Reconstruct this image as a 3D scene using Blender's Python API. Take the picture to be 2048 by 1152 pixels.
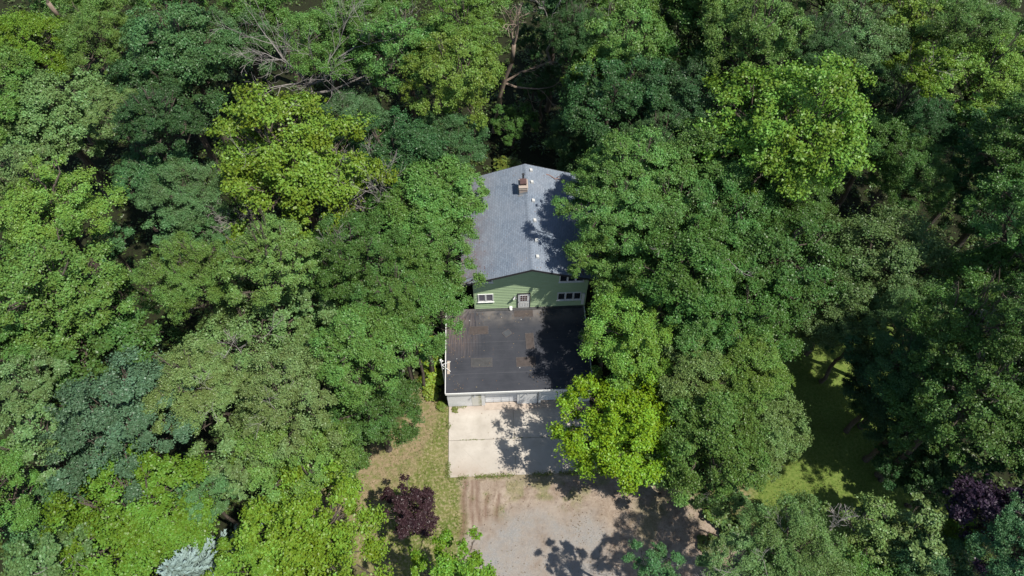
import bpy, bmesh, math, random
import numpy as np
from mathutils import Vector, Matrix

for o in list(bpy.data.objects): bpy.data.objects.remove(o)
SC = bpy.context.scene
COL = SC.collection
random.seed(7)

# ------------------------------------------------------------------ camera
cd = bpy.data.cameras.new('camera')
cd.sensor_width = 36.0
cd.lens = 1430.0 / 2048.0 * 36.0
cd.clip_start = 0.5
cd.clip_end = 2000
cam = bpy.data.objects.new('camera', cd)
COL.objects.link(cam)
cam.location = (0, 0, 52)
cam.rotation_euler = (math.radians(33.0), 0, math.radians(-2.4))
SC.camera = cam

# ------------------------------------------------------------------ sky and sun
LIGHT = Vector((-0.45, 0.27, -1.0)).normalized()
elev = math.asin(-LIGHT.z)
azim = math.atan2(-LIGHT.x, -LIGHT.y)
w = bpy.data.worlds.new('World')
SC.world = w
w.use_nodes = True
nt = w.node_tree
nt.nodes.clear()
sky = nt.nodes.new('ShaderNodeTexSky')
sky.sky_type = 'NISHITA'
sky.sun_disc = False
sky.sun_elevation = elev
sky.sun_rotation = azim
sky.air_density = 1.0
sky.dust_density = 0.6
bg = nt.nodes.new('ShaderNodeBackground')
bg.inputs['Strength'].default_value = 0.10
wo = nt.nodes.new('ShaderNodeOutputWorld')
nt.links.new(sky.outputs[0], bg.inputs[0])
nt.links.new(bg.outputs[0], wo.inputs[0])
sl = bpy.data.lights.new('sun', 'SUN')
sl.energy = 4.6
sl.angle = math.radians(0.53)
sl.color = (1.0, 0.955, 0.88)
so = bpy.data.objects.new('sun', sl)
COL.objects.link(so)
so.rotation_euler = LIGHT.to_track_quat('-Z', 'Y').to_euler()
so.location = (60, -40, 120)
SC.view_settings.view_transform = 'Standard'
SC.view_settings.look = 'None'
SC.view_settings.exposure = 0.3
SC.view_settings.gamma = 1.0
SC.render.engine = 'CYCLES'
SC.cycles.max_bounces = 8
SC.cycles.diffuse_bounces = 3
SC.cycles.transmission_bounces = 4

# ------------------------------------------------------------------ helpers
def tag(o, label=None, cat=None, group=None, kind=None):
    if label: o['label'] = label
    if cat: o['category'] = cat
    if group: o['group'] = group
    if kind: o['kind'] = kind
    return o

def empty(name, loc, rz=0.0):
    o = bpy.data.objects.new(name, None)
    o.empty_display_size = 0.5
    o.location = loc
    o.rotation_euler = (0, 0, rz)
    COL.objects.link(o)
    return o

class MB:
    """collects boxes, quads and tubes for one mesh object"""
    def __init__(self): self.v = []; self.f = []
    def box(self, x0, x1, y0, y1, z0, z1):
        n = len(self.v)
        self.v += [(x0,y0,z0),(x1,y0,z0),(x1,y1,z0),(x0,y1,z0),(x0,y0,z1),(x1,y0,z1),(x1,y1,z1),(x0,y1,z1)]
        self.f += [tuple(n+i for i in q) for q in ((0,3,2,1),(4,5,6,7),(0,1,5,4),(1,2,6,5),(2,3,7,6),(3,0,4,7))]
        return self
    def poly(self, pts):
        n = len(self.v); self.v += [tuple(p) for p in pts]; self.f.append(tuple(range(n, n+len(pts)))); return self
    def prism_y(self, prof, y0, y1):
        n = len(self.v); k = len(prof)
        self.v += [(x, y0, z) for x, z in prof] + [(x, y1, z) for x, z in prof]
        self.f.append(tuple(range(n, n+k))); self.f.append(tuple(range(n+2*k-1, n+k-1, -1)))
        for i in range(k):
            j = (i+1) % k
            self.f.append((n+i, n+k+i, n+k+j, n+j))
        return self
    def tube(self, a, b, r0, r1, sides=5, cap=True):
        a = Vector(a); b = Vector(b); d = b-a
        if d.length < 1e-6: return self
        d.normalize()
        u = d.orthogonal().normalized(); w_ = d.cross(u)
        n = len(self.v)
        for p, r in ((a, r0), (b, r1)):
            for k in range(sides):
                t = 2*math.pi*k/sides
                self.v.append(tuple(p+u*(r*math.cos(t))+w_*(r*math.sin(t))))
        for k in range(sides):
            j = (k+1) % sides
            self.f.append((n+k, n+j, n+sides+j, n+sides+k))
        if cap: self.f.append(tuple(range(n+sides, n+2*sides))); self.f.append(tuple(range(n+sides-1, n-1, -1)))
        return self
    def build(self, name, mat, parent=None, bevel=0, smooth=False):
        me = bpy.data.meshes.new(name)
        me.from_pydata(self.v, [], self.f); me.update()
        if smooth: me.polygons.foreach_set('use_smooth', [True]*len(me.polygons))
        me.materials.append(mat)
        o = bpy.data.objects.new(name, me)
        COL.objects.link(o)
        if parent: o.parent = parent
        if bevel:
            m = o.modifiers.new('bevel', 'BEVEL'); m.width = bevel; m.segments = 1
        return o

def mesh_np(name, V, F, mat, attr=None):
    """V (n,3), F (m,4) numpy -> mesh; attr: per-face float dict"""
    me = bpy.data.meshes.new(name)
    k = F.shape[1]
    me.vertices.add(len(V)); me.vertices.foreach_set('co', V.astype(np.float32).ravel())
    me.loops.add(F.size); me.loops.foreach_set('vertex_index', F.astype(np.int32).ravel())
    me.polygons.add(len(F))
    me.polygons.foreach_set('loop_start', np.arange(0, F.size, k, dtype=np.int32))
    me.polygons.foreach_set('loop_total', np.full(len(F), k, dtype=np.int32))
    me.update(calc_edges=True)
    if attr:
        for an, (dom, arr) in attr.items():
            a = me.attributes.new(an, 'FLOAT', dom); a.data.foreach_set('value', arr.astype(np.float32))
    me.materials.append(mat)
    return me

# ------------------------------------------------------------------ material helpers
class N:
    def __init__(self, name):
        self.m = bpy.data.materials.new(name); self.m.use_nodes = True
        self.t = self.m.node_tree; self.t.nodes.clear()
        self.out = self.t.nodes.new('ShaderNodeOutputMaterial')
    def n(self, typ, **kw):
        x = self.t.nodes.new('ShaderNode'+typ)
        for k, v in kw.items(): setattr(x, k, v)
        return x
    def l(self, a, b): self.t.links.new(a, b)
    def val(self, sock, v):
        if isinstance(v, bpy.types.NodeSocket): self.l(v, sock)
        else: sock.default_value = v
    def coord(self): return self.n('TexCoord').outputs['Object']
    def mapping(self, vec, scale=(1,1,1), rot=(0,0,0), loc=(0,0,0)):
        m = self.n('Mapping'); self.l(vec, m.inputs[0])
        m.inputs['Scale'].default_value = scale; m.inputs['Rotation'].default_value = rot; m.inputs['Location'].default_value = loc
        return m.outputs[0]
    def noise(self, vec, scale, detail=4, rough=0.55, dist=0):
        x = self.n('TexNoise'); self.l(vec, x.inputs['Vector'])
        x.inputs['Scale'].default_value = scale; x.inputs['Detail'].default_value = detail
        x.inputs['Roughness'].default_value = rough; x.inputs['Distortion'].default_value = dist
        return x.outputs['Fac']
    def ramp(self, fac, stops):
        r = self.n('ValToRGB'); self.l(fac, r.inputs[0])
        e = r.color_ramp.elements
        while len(e) < len(stops): e.new(0.5)
        for i, (p, c) in enumerate(stops):
            e[i].position = p
            e[i].color = (c, c, c, 1) if isinstance(c, (int, float)) else (*c, 1)
        return r.outputs[0]
    def math(self, op, a, b=0.0, clamp=False):
        x = self.n('Math', operation=op, use_clamp=clamp)
        self.val(x.inputs[0], a); self.val(x.inputs[1], b); return x.outputs[0]
    def mix(self, fac, a, b, blend='MIX'):
        x = self.n('Mix', data_type='RGBA', blend_type=blend)
        self.val(x.inputs[0], fac)
        for s, v in ((6, a), (7, b)):
            if isinstance(v, bpy.types.NodeSocket): self.l(v, x.inputs[s])
            else: x.inputs[s].default_value = (*v, 1)
        return x.outputs[2]
    def attr(self, name):
        a = self.n('Attribute'); a.attribute_name = name; return a.outputs['Fac']
    def sep(self, vec):
        s = self.n('SeparateXYZ'); self.l(vec, s.inputs[0]); return s.outputs
    def finish(self, col, rough=0.8, bump=None, bstr=0.3, bdist=0.02, spec=0.4, metal=0.0):
        p = self.n('BsdfPrincipled')
        if isinstance(col, bpy.types.NodeSocket): self.l(col, p.inputs['Base Color'])
        else: p.inputs['Base Color'].default_value = (*col, 1)
        self.val(p.inputs['Roughness'], rough)
        p.inputs['Specular IOR Level'].default_value = spec
        p.inputs['Metallic'].default_value = metal
        if bump is not None:
            b = self.n('Bump'); b.inputs['Strength'].default_value = bstr; b.inputs['Distance'].default_value = bdist
            self.l(bump, b.inputs['Height']); self.l(b.outputs[0], p.inputs['Normal'])
        self.l(p.outputs[0], self.out.inputs[0])
        return self.m

def weathered(name, col, var=0.25, scale=1.5, rough=0.7, dirt=(0.2,0.18,0.14), dirtamt=0.3, spec=0.4, metal=0):
    k = N(name); c = k.coord()
    a = k.noise(c, scale, 6, 0.6); b = k.noise(c, scale*9, 3, 0.6)
    c1 = k.mix(k.ramp(a, [(0.3, 0.0), (0.75, 1.0)]), tuple(x*(1-var) for x in col), tuple(min(1, x*(1+var*0.6)) for x in col))
    c2 = k.mix(k.math('MULTIPLY', k.ramp(b, [(0.45, 0.0), (0.8, 1.0)]), dirtamt), c1, dirt)
    return k.finish(c2, rough, b, 0.15, 0.01, spec, metal)

# leaves: one material, the colour of each tree comes from the object's own colour
def leaf_mat(name, transl=0.22, rough=0.42, spec=0.32):
    k = N(name)
    oi = k.n('ObjectInfo')
    f = k.attr('leafv')
    hs = k.n('HueSaturation')
    k.l(oi.outputs['Color'], hs.inputs['Color'])
    k.l(k.math('ADD', k.math('MULTIPLY', f, 0.055), 0.475), hs.inputs['Hue'])
    k.l(k.math('ADD', k.math('MULTIPLY', f, -0.12), 1.06), hs.inputs['Saturation'])
    k.l(k.math('ADD', k.math('MULTIPLY', f, 0.80), 0.66), hs.inputs['Value'])
    p = k.n('BsdfPrincipled')
    k.l(hs.outputs[0], p.inputs['Base Color'])
    p.inputs['Roughness'].default_value = rough
    p.inputs['Specular IOR Level'].default_value = spec
    t = k.n('BsdfTranslucent')
    tc = k.mix(1.0, hs.outputs[0], (1.0, 1.0, 0.55), 'MULTIPLY')
    k.l(tc, t.inputs['Color'])
    ms = k.n('MixShader'); ms.inputs[0].default_value = transl
    k.l(p.outputs[0], ms.inputs[1]); k.l(t.outputs[0], ms.inputs[2])
    k.l(ms.outputs[0], k.out.inputs[0])
    return k.m

M = {}
M['leaf'] = leaf_mat('leaf')
M['needle'] = leaf_mat('needle', 0.1, 0.6, 0.3)
def bark(name, a, b):
    k = N(name); c = k.coord()
    n = k.noise(k.mapping(c, (6, 6, 1.2)), 2.2, 6, 0.65)
    return k.finish(k.mix(k.ramp(n, [(0.3, 0.0), (0.7, 1.0)]), a, b), 0.9, n, 0.6, 0.03, 0.2)
M['bark'] = bark('bark', (0.05, 0.04, 0.03), (0.16, 0.13, 0.105))
M['deadbark'] = bark('deadbark', (0.17,0.15,0.135), (0.38,0.35,0.32))
M['palebark'] = bark('palebark', (0.20, 0.15, 0.11), (0.36, 0.28, 0.22))

# ------------------------------------------------------------------ numpy noise
def vnoise(x, y, s, seed=0):
    r = np.random.RandomState(seed).rand(256, 256)
    X = x/s+1000.3; Y = y/s+1000.7
    i = np.floor(X).astype(int); j = np.floor(Y).astype(int)
    fx = X-i; fy = Y-j; fx = fx*fx*(3-2*fx); fy = fy*fy*(3-2*fy)
    g = lambda a, b: r[a % 256, b % 256]
    return (g(i,j)*(1-fx)+g(i+1,j)*fx)*(1-fy)+(g(i,j+1)*(1-fx)+g(i+1,j+1)*fx)*fy
def fbm(x, y, s, seed=0):
    return (vnoise(x,y,s,seed)+0.5*vnoise(x,y,s/2.1,seed+1)+0.25*vnoise(x,y,s/4.3,seed+2)+0.12*vnoise(x,y,s/9,seed+3))/1.87
def sdf(x, y, poly):
    """signed distance (positive inside) to a polygon"""
    d = np.full(x.shape, 1e9); ins = np.zeros(x.shape, bool)
    n = len(poly)
    for k in range(n):
        ax, ay = poly[k]; bx, by = poly[(k+1) % n]
        ex, ey = bx-ax, by-ay
        t = np.clip(((x-ax)*ex+(y-ay)*ey)/(ex*ex+ey*ey), 0, 1)
        d = np.minimum(d, np.hypot(x-ax-t*ex, y-ay-t*ey))
        c = ((ay > y) != (by > y)) & (x < (bx-ax)*(y-ay)/((by-ay) if by != ay else 1e-9)+ax)
        ins ^= c
    return np.where(ins, d, -d)
def sstep(v, a, b):
    t = np.clip((v-a)/(b-a), 0, 1); return t*t*(3-2*t)

# ------------------------------------------------------------------ ground
OPEN = [(-6.5,25.5),(-4.0,23),(-4,22.6),(7.2,22.6),(7.5,16.8),(14,15.2),(20,17.8),(24.2,26),(29,20),(27,14.5),(19,13.4),(17.5,11.5),(17,2),(-4,2),(-6.6,8),(-14,13.5),(-14.5,16.2),(-10,19.3)]
YARD = [(-3.0,17.2),(7.5,17.2),(11,16.6),(16,14.2),(17.2,11.5),(16.5,2),(-3.2,2),(-2.6,12.5)]
GRAV = [(-2.8,12.5),(-0.4,14.0),(3.0,15.0),(6.6,14.0),(8.0,11.5),(8.5,2),(-2.8,2)]
DRY = [(-4.2,24),(-5.9,25),(-9,20.2),(-14.5,17.2),(-14.5,14.4),(-9.5,15.2),(-6.2,17.6),(-5.2,20.2)]
GRASS = [(-4.0,22.6),(-4.6,22.8),(-5.6,20),(-8.0,18.0),(-8.6,15.5),(-7.4,10),(-6,6),(-3.4,9),(-2.9,13),(-2.6,17),(-4.0,17.2)]
LAWN = [(18.5,19),(19,31),(33,31),(33,12),(24,11),(17.8,12.6)]
def span(a, b, s): return list(np.arange(a, b, s))
gx = np.array(span(-150,-40,10)+span(-40,-16,1.5)+span(-16,31,0.16)+span(31,60,1.5)+span(60,151,10))
gy = np.array(span(-90,0,10)+span(0,7,1.0)+span(7,31,0.16)+span(31,90,1.5)+span(90,190,10))
GX, GY = np.meshgrid(gx, gy)
wob = (fbm(GX, GY, 2.2, 5)-0.5)*2.2
nz = fbm(GX, GY, 0.9, 11)-0.5
openm = sstep(sdf(GX, GY, OPEN)+wob, -0.6, 0.8)
dirt = sstep(sdf(GX, GY, YARD)+wob*0.7, -0.3, 0.6)
grav = sstep(sdf(GX, GY, GRAV)+wob*0.9, -0.8, 1.0)
dry = sstep(sdf(GX, GY, DRY)+wob*0.8, -0.4, 0.7)
grass = sstep(sdf(GX, GY, GRASS)+wob*0.6, -0.4, 0.6)
lawn = sstep(sdf(GX, GY, LAWN)+wob*0.5, -0.4, 0.6)
grass = np.maximum(grass*(1-0.75*sstep(dry-0.3+nz, 0.2, 0.6)), lawn)
# weeds creeping into the yard behind the slab
weeds = sstep(fbm(GX, GY, 1.1, 21), 0.50, 0.66)*sstep(GY, 13.6, 15.4)*(1-sstep(GY, 17.0, 17.6))*sstep(sdf(GX, GY, YARD), -0.2, 0.8)*0.75
weeds = np.maximum(weeds, sstep(fbm(GX, GY, 1.5, 31), 0.48, 0.62)*sstep(GX, 8.5, 10.5)*(1-sstep(GX, 17, 19))*openm*0.55)
rut = np.zeros(GX.shape)
for (x0, y0, x1, y1, wd) in ((-2.75,17.0,-3.0,12.6,0.20),(-2.25,17.0,-2.3,13.6,0.13),(-1.95,17.0,-1.75,13.8,0.16),(-1.15,15.9,-1.25,14.1,0.15),(-0.35,15.9,-0.5,14.0,0.12)):
    t = np.clip((y0-GY)/(y0-y1), 0, 1); xc = x0+(x1-x0)*t+0.06*np.sin(GY*2.1+x0)
    rut = np.maximum(rut, np.exp(-((GX-xc)/wd)**2)*sstep(GY, y1-0.4, y1+0.4)*(1-sstep(GY, y0-0.1, y0+0.1)))
hollow = np.zeros(GX.shape)
GZ = (fbm(GX, GY, 3.0, 41)-0.5)*0.10*openm*(1-sstep(sdf(GX, GY, [(-4.6,16.6),(7.6,16.6),(7.6,40),(-4.6,40)]), -1.2, 0))
GZ = GZ-0.05*rut+(fbm(GX, GY, 9.0, 44)-0.5)*0.9*(1-openm)*sstep(np.abs(GX-1.5)-8, 0, 5)
GZ -= 0.02
nxg, nyg = len(gx), len(gy)
idx = np.arange(nxg*nyg).reshape(nyg, nxg)
GF = np.stack([idx[:-1,:-1], idx[:-1,1:], idx[1:,1:], idx[1:,:-1]], -1).reshape(-1, 4)
k = N('ground'); c = k.coord()
n1 = k.noise(c, 0.6, 6, 0.62); n2 = k.noise(c, 5.0, 5, 0.65); n3 = k.noise(c, 22.0, 3, 0.7)
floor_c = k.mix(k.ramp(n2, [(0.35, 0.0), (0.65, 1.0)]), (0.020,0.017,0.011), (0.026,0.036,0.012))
dirt_c = k.mix(k.ramp(n1, [(0.3, 0.0), (0.7, 1.0)]), (0.27,0.205,0.15), (0.48,0.395,0.315))
dirt_c = k.mix(k.ramp(n3, [(0.4, 0.0), (0.75, 0.6)]), dirt_c, (0.20,0.15,0.11))
dirt_c = k.mix(k.ramp(k.noise(c, 1.7, 8, 0.75, 0.6), [(0.47, 0.0), (0.64, 0.75)]), dirt_c, (0.20,0.145,0.105))
dirt_c = k.mix(k.ramp(k.noise(k.mapping(c, (0.5,2.2,1), (0,0,0.5)), 1.1, 7, 0.7), [(0.55, 0.0), (0.75, 0.5)]), dirt_c, (0.56,0.46,0.36))
grav_c = k.mix(k.ramp(n3, [(0.3, 0.0), (0.7, 1.0)]), (0.16,0.16,0.155), (0.36,0.355,0.345))
grav_c = k.mix(k.ramp(n2, [(0.35, 0.0), (0.7, 0.55)]), grav_c, (0.34,0.30,0.25))
dry_c = k.mix(k.ramp(n2, [(0.3, 0.0), (0.7, 1.0)]), (0.25,0.185,0.11), (0.42,0.31,0.20))
dry_c = k.mix(k.ramp(n3, [(0.40, 0.0), (0.70, 0.75)]), dry_c, (0.12,0.125,0.045))
dry_c = k.mix(k.ramp(k.noise(c, 1.4, 7, 0.75, 0.4), [(0.46, 0.0), (0.60, 0.75)]), dry_c, (0.14,0.17,0.045))
dry_c = k.mix(k.ramp(k.noise(c, 2.6, 7, 0.8), [(0.58, 0.0), (0.70, 0.7)]), dry_c, (0.46,0.36,0.27))
gr_c = k.mix(k.ramp(n1, [(0.35, 0.0), (0.65, 1.0)]), (0.12,0.17,0.03), (0.25,0.235,0.085))
gr_c = k.mix(k.ramp(n3, [(0.35, 0.0), (0.7, 0.75)]), gr_c, (0.055,0.085,0.014))
gr_c = k.mix(k.ramp(n2, [(0.47, 0.0), (0.66, 0.8)]), gr_c, (0.40,0.32,0.20))
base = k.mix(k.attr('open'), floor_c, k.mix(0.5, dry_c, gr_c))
base = k.mix(k.attr('dry'), base, dry_c)
base = k.mix(k.attr('grass'), base, gr_c)
lawn_c = k.mix(k.ramp(n2, [(0.3, 0.0), (0.7, 1.0)]), (0.085,0.15,0.025), (0.18,0.235,0.05))
base = k.mix(k.math('MULTIPLY', k.attr('lawn'), 0.9), base, lawn_c)
base = k.mix(k.attr('dirt'), base, dirt_c)
base = k.mix(k.math('MULTIPLY', k.attr('gravel'), k.ramp(n1, [(0.3, 0.25), (0.65, 1.0)])), base, grav_c)
base = k.mix(k.math('MULTIPLY', k.attr('weeds'), k.ramp(n2, [(0.3, 0.3), (0.6, 1.0)])), base, gr_c)
base = k.mix(k.math('MULTIPLY', k.attr('rut'), 0.75), base, (0.17,0.105,0.075))
M['ground'] = k.finish(base, 0.95, k.math('ADD', n3, n2), 0.9, 0.05, 0.15)
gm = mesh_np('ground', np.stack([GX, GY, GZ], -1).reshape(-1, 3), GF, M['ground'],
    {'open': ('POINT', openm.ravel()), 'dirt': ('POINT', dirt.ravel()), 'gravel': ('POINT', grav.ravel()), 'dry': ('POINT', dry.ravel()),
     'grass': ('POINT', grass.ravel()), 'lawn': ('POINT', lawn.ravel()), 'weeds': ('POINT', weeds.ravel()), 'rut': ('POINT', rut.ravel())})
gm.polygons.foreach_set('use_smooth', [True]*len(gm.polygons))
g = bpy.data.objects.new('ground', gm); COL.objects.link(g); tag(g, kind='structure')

# concrete slab in front of the garage (two pours with a joint, worn front edge)
k = N('concrete'); c = k.coord()
n1 = k.noise(c, 0.55, 7, 0.6); n2 = k.noise(c, 6, 5, 0.65); n3 = k.noise(c, 40, 2, 0.6)
cc = k.mix(k.ramp(n1, [(0.3, 0.0), (0.7, 1.0)]), (0.40,0.36,0.305), (0.56,0.515,0.45))
cc = k.mix(k.ramp(n2, [(0.5, 0.0), (0.85, 0.5)]), cc, (0.36,0.31,0.25))
yy = k.sep(c)[1]
edge = k.math('MULTIPLY', k.math('SUBTRACT', 19.0, yy), 0.55, True)
cc = k.mix(k.math('MULTIPLY', edge, k.ramp(n1, [(0.42, 0.0), (0.6, 0.8)])), cc, (0.33,0.26,0.20))
far = k.math('MULTIPLY', k.math('SUBTRACT', yy, 22.0), 1.2, True)
cc = k.mix(k.math('MULTIPLY', far, 0.6), cc, (0.36,0.28,0.23))
crack = k.n('TexVoronoi', feature='DISTANCE_TO_EDGE'); k.l(k.mapping(c, (1,1,0)), crack.inputs[0]); crack.inputs['Scale'].default_value = 0.28
cr = k.ramp(crack.outputs['Distance'], [(0.0, 1.0), (0.004, 0.0)])
cc = k.mix(k.math('MULTIPLY', cr, k.ramp(n1, [(0.45, 0.0), (0.6, 0.5)])), cc, (0.2,0.17,0.14))
M['concrete'] = k.finish(cc, 0.9, n3, 0.25, 0.01, 0.2)
s = MB()
for (x0, x1) in ((-3.98, 1.02), (1.035, 7.05)):
    s.box(x0, x1, 17.22, 20.05, -0.1, 0.06); s.box(x0, x1, 20.075, 22.84, -0.1, 0.062)
o = s.build('driveway_slab', M['concrete'], bevel=0.012); tag(o, kind='structure')

# ------------------------------------------------------------------ house
RIDX, RIDZ, SL = 2.7, 9.2, 0.34
XL, XR, YF, YB = -1.7, 7.1, 30.1, 38.9
EL, ER, RF, RB = -2.55, 7.95, 29.3, 39.62
DECK = 2.75
def roofz(x): return RIDZ-abs(x-RIDX)*SL
def siding_mat(name, a, b):
    k = N(name); c = k.coord()
    n = k.noise(k.mapping(c, (0.6,0.6,5)), 2.0, 5, 0.6); m2 = k.noise(c, 9, 4, 0.6)
    col = k.mix(k.ramp(n, [(0.3, 0.0), (0.7, 1.0)]), a, b)
    col = k.mix(k.ramp(m2, [(0.55, 0.0), (0.9, 0.35)]), col, (0.16,0.17,0.12))
    return k.finish(col, 0.75, n, 0.1, 0.01, 0.3)
M['siding'] = siding_mat('siding', (0.36,0.48,0.27), (0.43,0.56,0.34))
M['white'] = weathered('white', (0.80,0.80,0.78), 0.06, 1.5, 0.55, (0.35,0.33,0.28), 0.25)
M['dark_trim'] = weathered('dark_trim', (0.03,0.03,0.035), 0.2, 2, 0.6)
M['grey_metal'] = weathered('grey_metal', (0.42,0.43,0.44), 0.15, 2, 0.4, metal=0.6)

k = N('shingle'); c = k.coord()
xyz = k.sep(c)
cell = k.n('CombineXYZ'); k.l(k.math('MULTIPLY', xyz[1], 1.0), cell.inputs[0]); k.l(k.math('MULTIPLY', xyz[0], 1.056), cell.inputs[1])
br = k.n('TexBrick'); k.l(cell.outputs[0], br.inputs['Vector'])
br.offset = 0.5; br.inputs['Scale'].default_value = 1.0
br.inputs['Brick Width'].default_value = 0.30; br.inputs['Row Height'].default_value = 0.145
br.inputs['Mortar Size'].default_value = 0.010; br.inputs['Mortar Smooth'].default_value = 0.2; br.inputs['Bias'].default_value = 0.0
br.inputs['Color1'].default_value = (0.135,0.175,0.225,1); br.inputs['Color2'].default_value = (0.195,0.24,0.295,1); br.inputs['Mortar'].default_value = (0.09,0.10,0.125,1)
n1 = k.noise(c, 0.45, 6, 0.6); n2 = k.noise(c, 14, 3, 0.7)
col = k.mix(k.ramp(n1, [(0.35, 0.0), (0.7, 0.35)]), br.outputs['Color'], (0.30,0.31,0.33))
col = k.mix(k.ramp(n2, [(0.45, 0.0), (0.8, 0.5)]), col, (0.34,0.36,0.40))
# brown leaf litter and moss gathered near the left eave
lit = k.math('MULTIPLY', k.math('SUBTRACT', 0.2, xyz[0]), 0.40, True)
col = k.mix(k.math('MULTIPLY', lit, k.ramp(k.noise(c, 1.3, 6, 0.7), [(0.36, 0.1), (0.6, 0.95)])), col, (0.165,0.13,0.135))
col = k.mix(k.math('MULTIPLY', k.ramp(k.noise(c, 3.1, 6, 0.75), [(0.66, 0.0), (0.72, 0.7)]), 0.6), col, (0.30,0.17,0.11))
bmp = k.math('ADD', k.math('MULTIPLY', br.outputs['Fac'], -1.0), k.math('MULTIPLY', n2, 0.6))
M['shingle'] = k.finish(col, 0.92, bmp, 0.6, 0.015, 0.2)

k = N('window_glass'); c = k.coord()
M['glass'] = k.finish((0.02,0.025,0.03), 0.04, k.noise(c, 1.5, 2), 0.03, 0.02, 0.9)
M['glass_blind'] = weathered('glass_blind', (0.16,0.15,0.19), 0.2, 4, 0.12, spec=0.9)
M['pane_red'] = weathered('pane_red', (0.085,0.022,0.025), 0.4, 6, 0.12, spec=0.8)

house = empty('green_house', (0, 0, 0))
tag(house, 'green lap-sided house with a grey shingle roof in the forest clearing', 'house')
def gx_at(z): return min(4.4, (RIDZ-0.19-z)/SL)
b = MB(); zt = roofz(XL)-0.2
b.prism_y([(XL, -0.3), (XR, -0.3), (XR, zt), (RIDX, RIDZ-0.2), (XL, zt)], YF, YB)
b.build('wall', M['siding'], house)
b = MB(); st = 0.235; z = DECK+0.06
while z < RIDZ-0.3:
    z1 = min(z+st, RIDZ-0.22)
    wa, wb = gx_at(z), gx_at(z1)
    y0, y1 = YF-0.065, YF-0.008
    b.poly([(RIDX-wa, y0, z), (RIDX+wa, y0, z), (RIDX+wb, y1, z1), (RIDX-wb, y1, z1)])
    b.poly([(RIDX-wa, YF-0.001, z), (RIDX+wa, YF-0.001, z), (RIDX+wa, y0, z), (RIDX-wa, y0, z)])
    z = z1
z = 0.2
while z < zt-0.1:       # the long sides
    z1 = min(z+st, zt-0.02)
    for sx, X in ((-1, XL), (1, XR)):
        b.poly([(X+sx*0.04, YF, z), (X+sx*0.04, YB, z), (X+sx*0.008, YB, z1), (X+sx*0.008, YF, z1)])
        b.poly([(X+sx*0.001, YF, z), (X+sx*0.001, YB, z), (X+sx*0.04, YB, z), (X+sx*0.04, YF, z)])
    z = z1
b.build('siding', M['siding'], house)
# roof: two thick slopes
b = MB(); th = 0.14
b.prism_y([(EL, roofz(EL)), (EL, roofz(EL)-th), (RIDX, RIDZ-th), (ER, roofz(ER)-th), (ER, roofz(ER)), (RIDX, RIDZ)], RF, RB)
roof = b.build('roof', M['shingle'], house)
b = MB()      # ridge cap shingles
y = RF+0.01
while y < RB-0.05:
    y2 = min(y+0.24, RB)
    for sx in (-1, 1):
        b.poly([(RIDX, y, RIDZ+0.028), (RIDX+sx*0.16, y, RIDZ+0.028-0.16*SL), (RIDX+sx*0.16, y2, RIDZ+0.012-0.16*SL), (RIDX, y2, RIDZ+0.012)])
    y = y2
b.build('ridge_cap', M['shingle'], roof)
b = MB()      # dark drip edge along the front rake, eaves and back
for yy_ in (RF-0.03, RB+0.002):
    for sx, E in ((-1, EL), (1, ER)):
        b.poly([(RIDX, yy_, RIDZ+0.01), (E, yy_, roofz(E)+0.01), (E, yy_, roofz(E)-0.2), (RIDX, yy_, RIDZ-0.19)])
        b.poly([(RIDX, yy_, RIDZ+0.01), (E, yy_, roofz(E)+0.01), (E, yy_+0.028, roofz(E)+0.01), (RIDX, yy_+0.028, RIDZ+0.01)])
b.box(EL-0.03, EL-0.003, RF, RB, roofz(EL)-0.2, roofz(EL)+0.005); b.box(ER+0.003, ER+0.03, RF, RB, roofz(ER)-0.2, roofz(ER)+0.005)
b.build('rake_trim', M['dark_trim'], roof)
# chimney
k = N('chimney_brick'); c = k.coord()
br = k.n('TexBrick'); k.l(k.mapping(c, (1,1,1), (math.radians(90),0,0)), br.inputs['Vector'])
br.inputs['Scale'].default_value = 1; br.inputs['Brick Width'].default_value = 0.22; br.inputs['Row Height'].default_value = 0.08; br.inputs['Mortar Size'].default_value = 0.008
br.inputs['Color1'].default_value = (0.38,0.25,0.19,1); br.inputs['Color2'].default_value = (0.52,0.40,0.31,1); br.inputs['Mortar'].default_value = (0.55,0.5,0.44,1)
M['brick'] = k.finish(br.outputs['Color'], 0.9, br.outputs['Fac'], 0.3, 0.01, 0.2)
M['cap_brown'] = weathered('cap_brown', (0.115,0.06,0.055), 0.3, 5, 0.5)
b = MB(); b.box(2.10, 2.74, 36.55, 37.35, 8.7, 9.80); b.box(2.07, 2.77, 36.52, 37.38, 9.58, 9.68)
ch = b.build('chimney', M['brick'], house, bevel=0.01)
b = MB(); b.box(2.05, 2.79, 36.5, 37.4, 9.802, 9.87); b.build('chimney_crown', M['concrete'], ch, bevel=0.015)
b = MB(); b.box(2.17, 2.68, 36.72, 37.26, 10.06, 10.12)
for px_ in (2.19, 2.63):
    for py_ in (36.75, 37.2): b.box(px_, px_+0.03, py_, py_+0.03, 9.87, 10.06)
b.box(2.22, 2.63, 36.78, 37.2, 9.87, 10.02)
b.build('chimney_cap', M['cap_brown'], ch)
b = MB(); b.tube((2.43, 37.34, 9.95), (2.43, 37.34, 10.5), 0.07, 0.07, 10); b.tube((2.43, 37.34, 10.5), (2.43, 37.34, 10.54), 0.11, 0.11, 10); b.build('flue', M['dark_trim'], ch)
b = MB()
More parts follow.
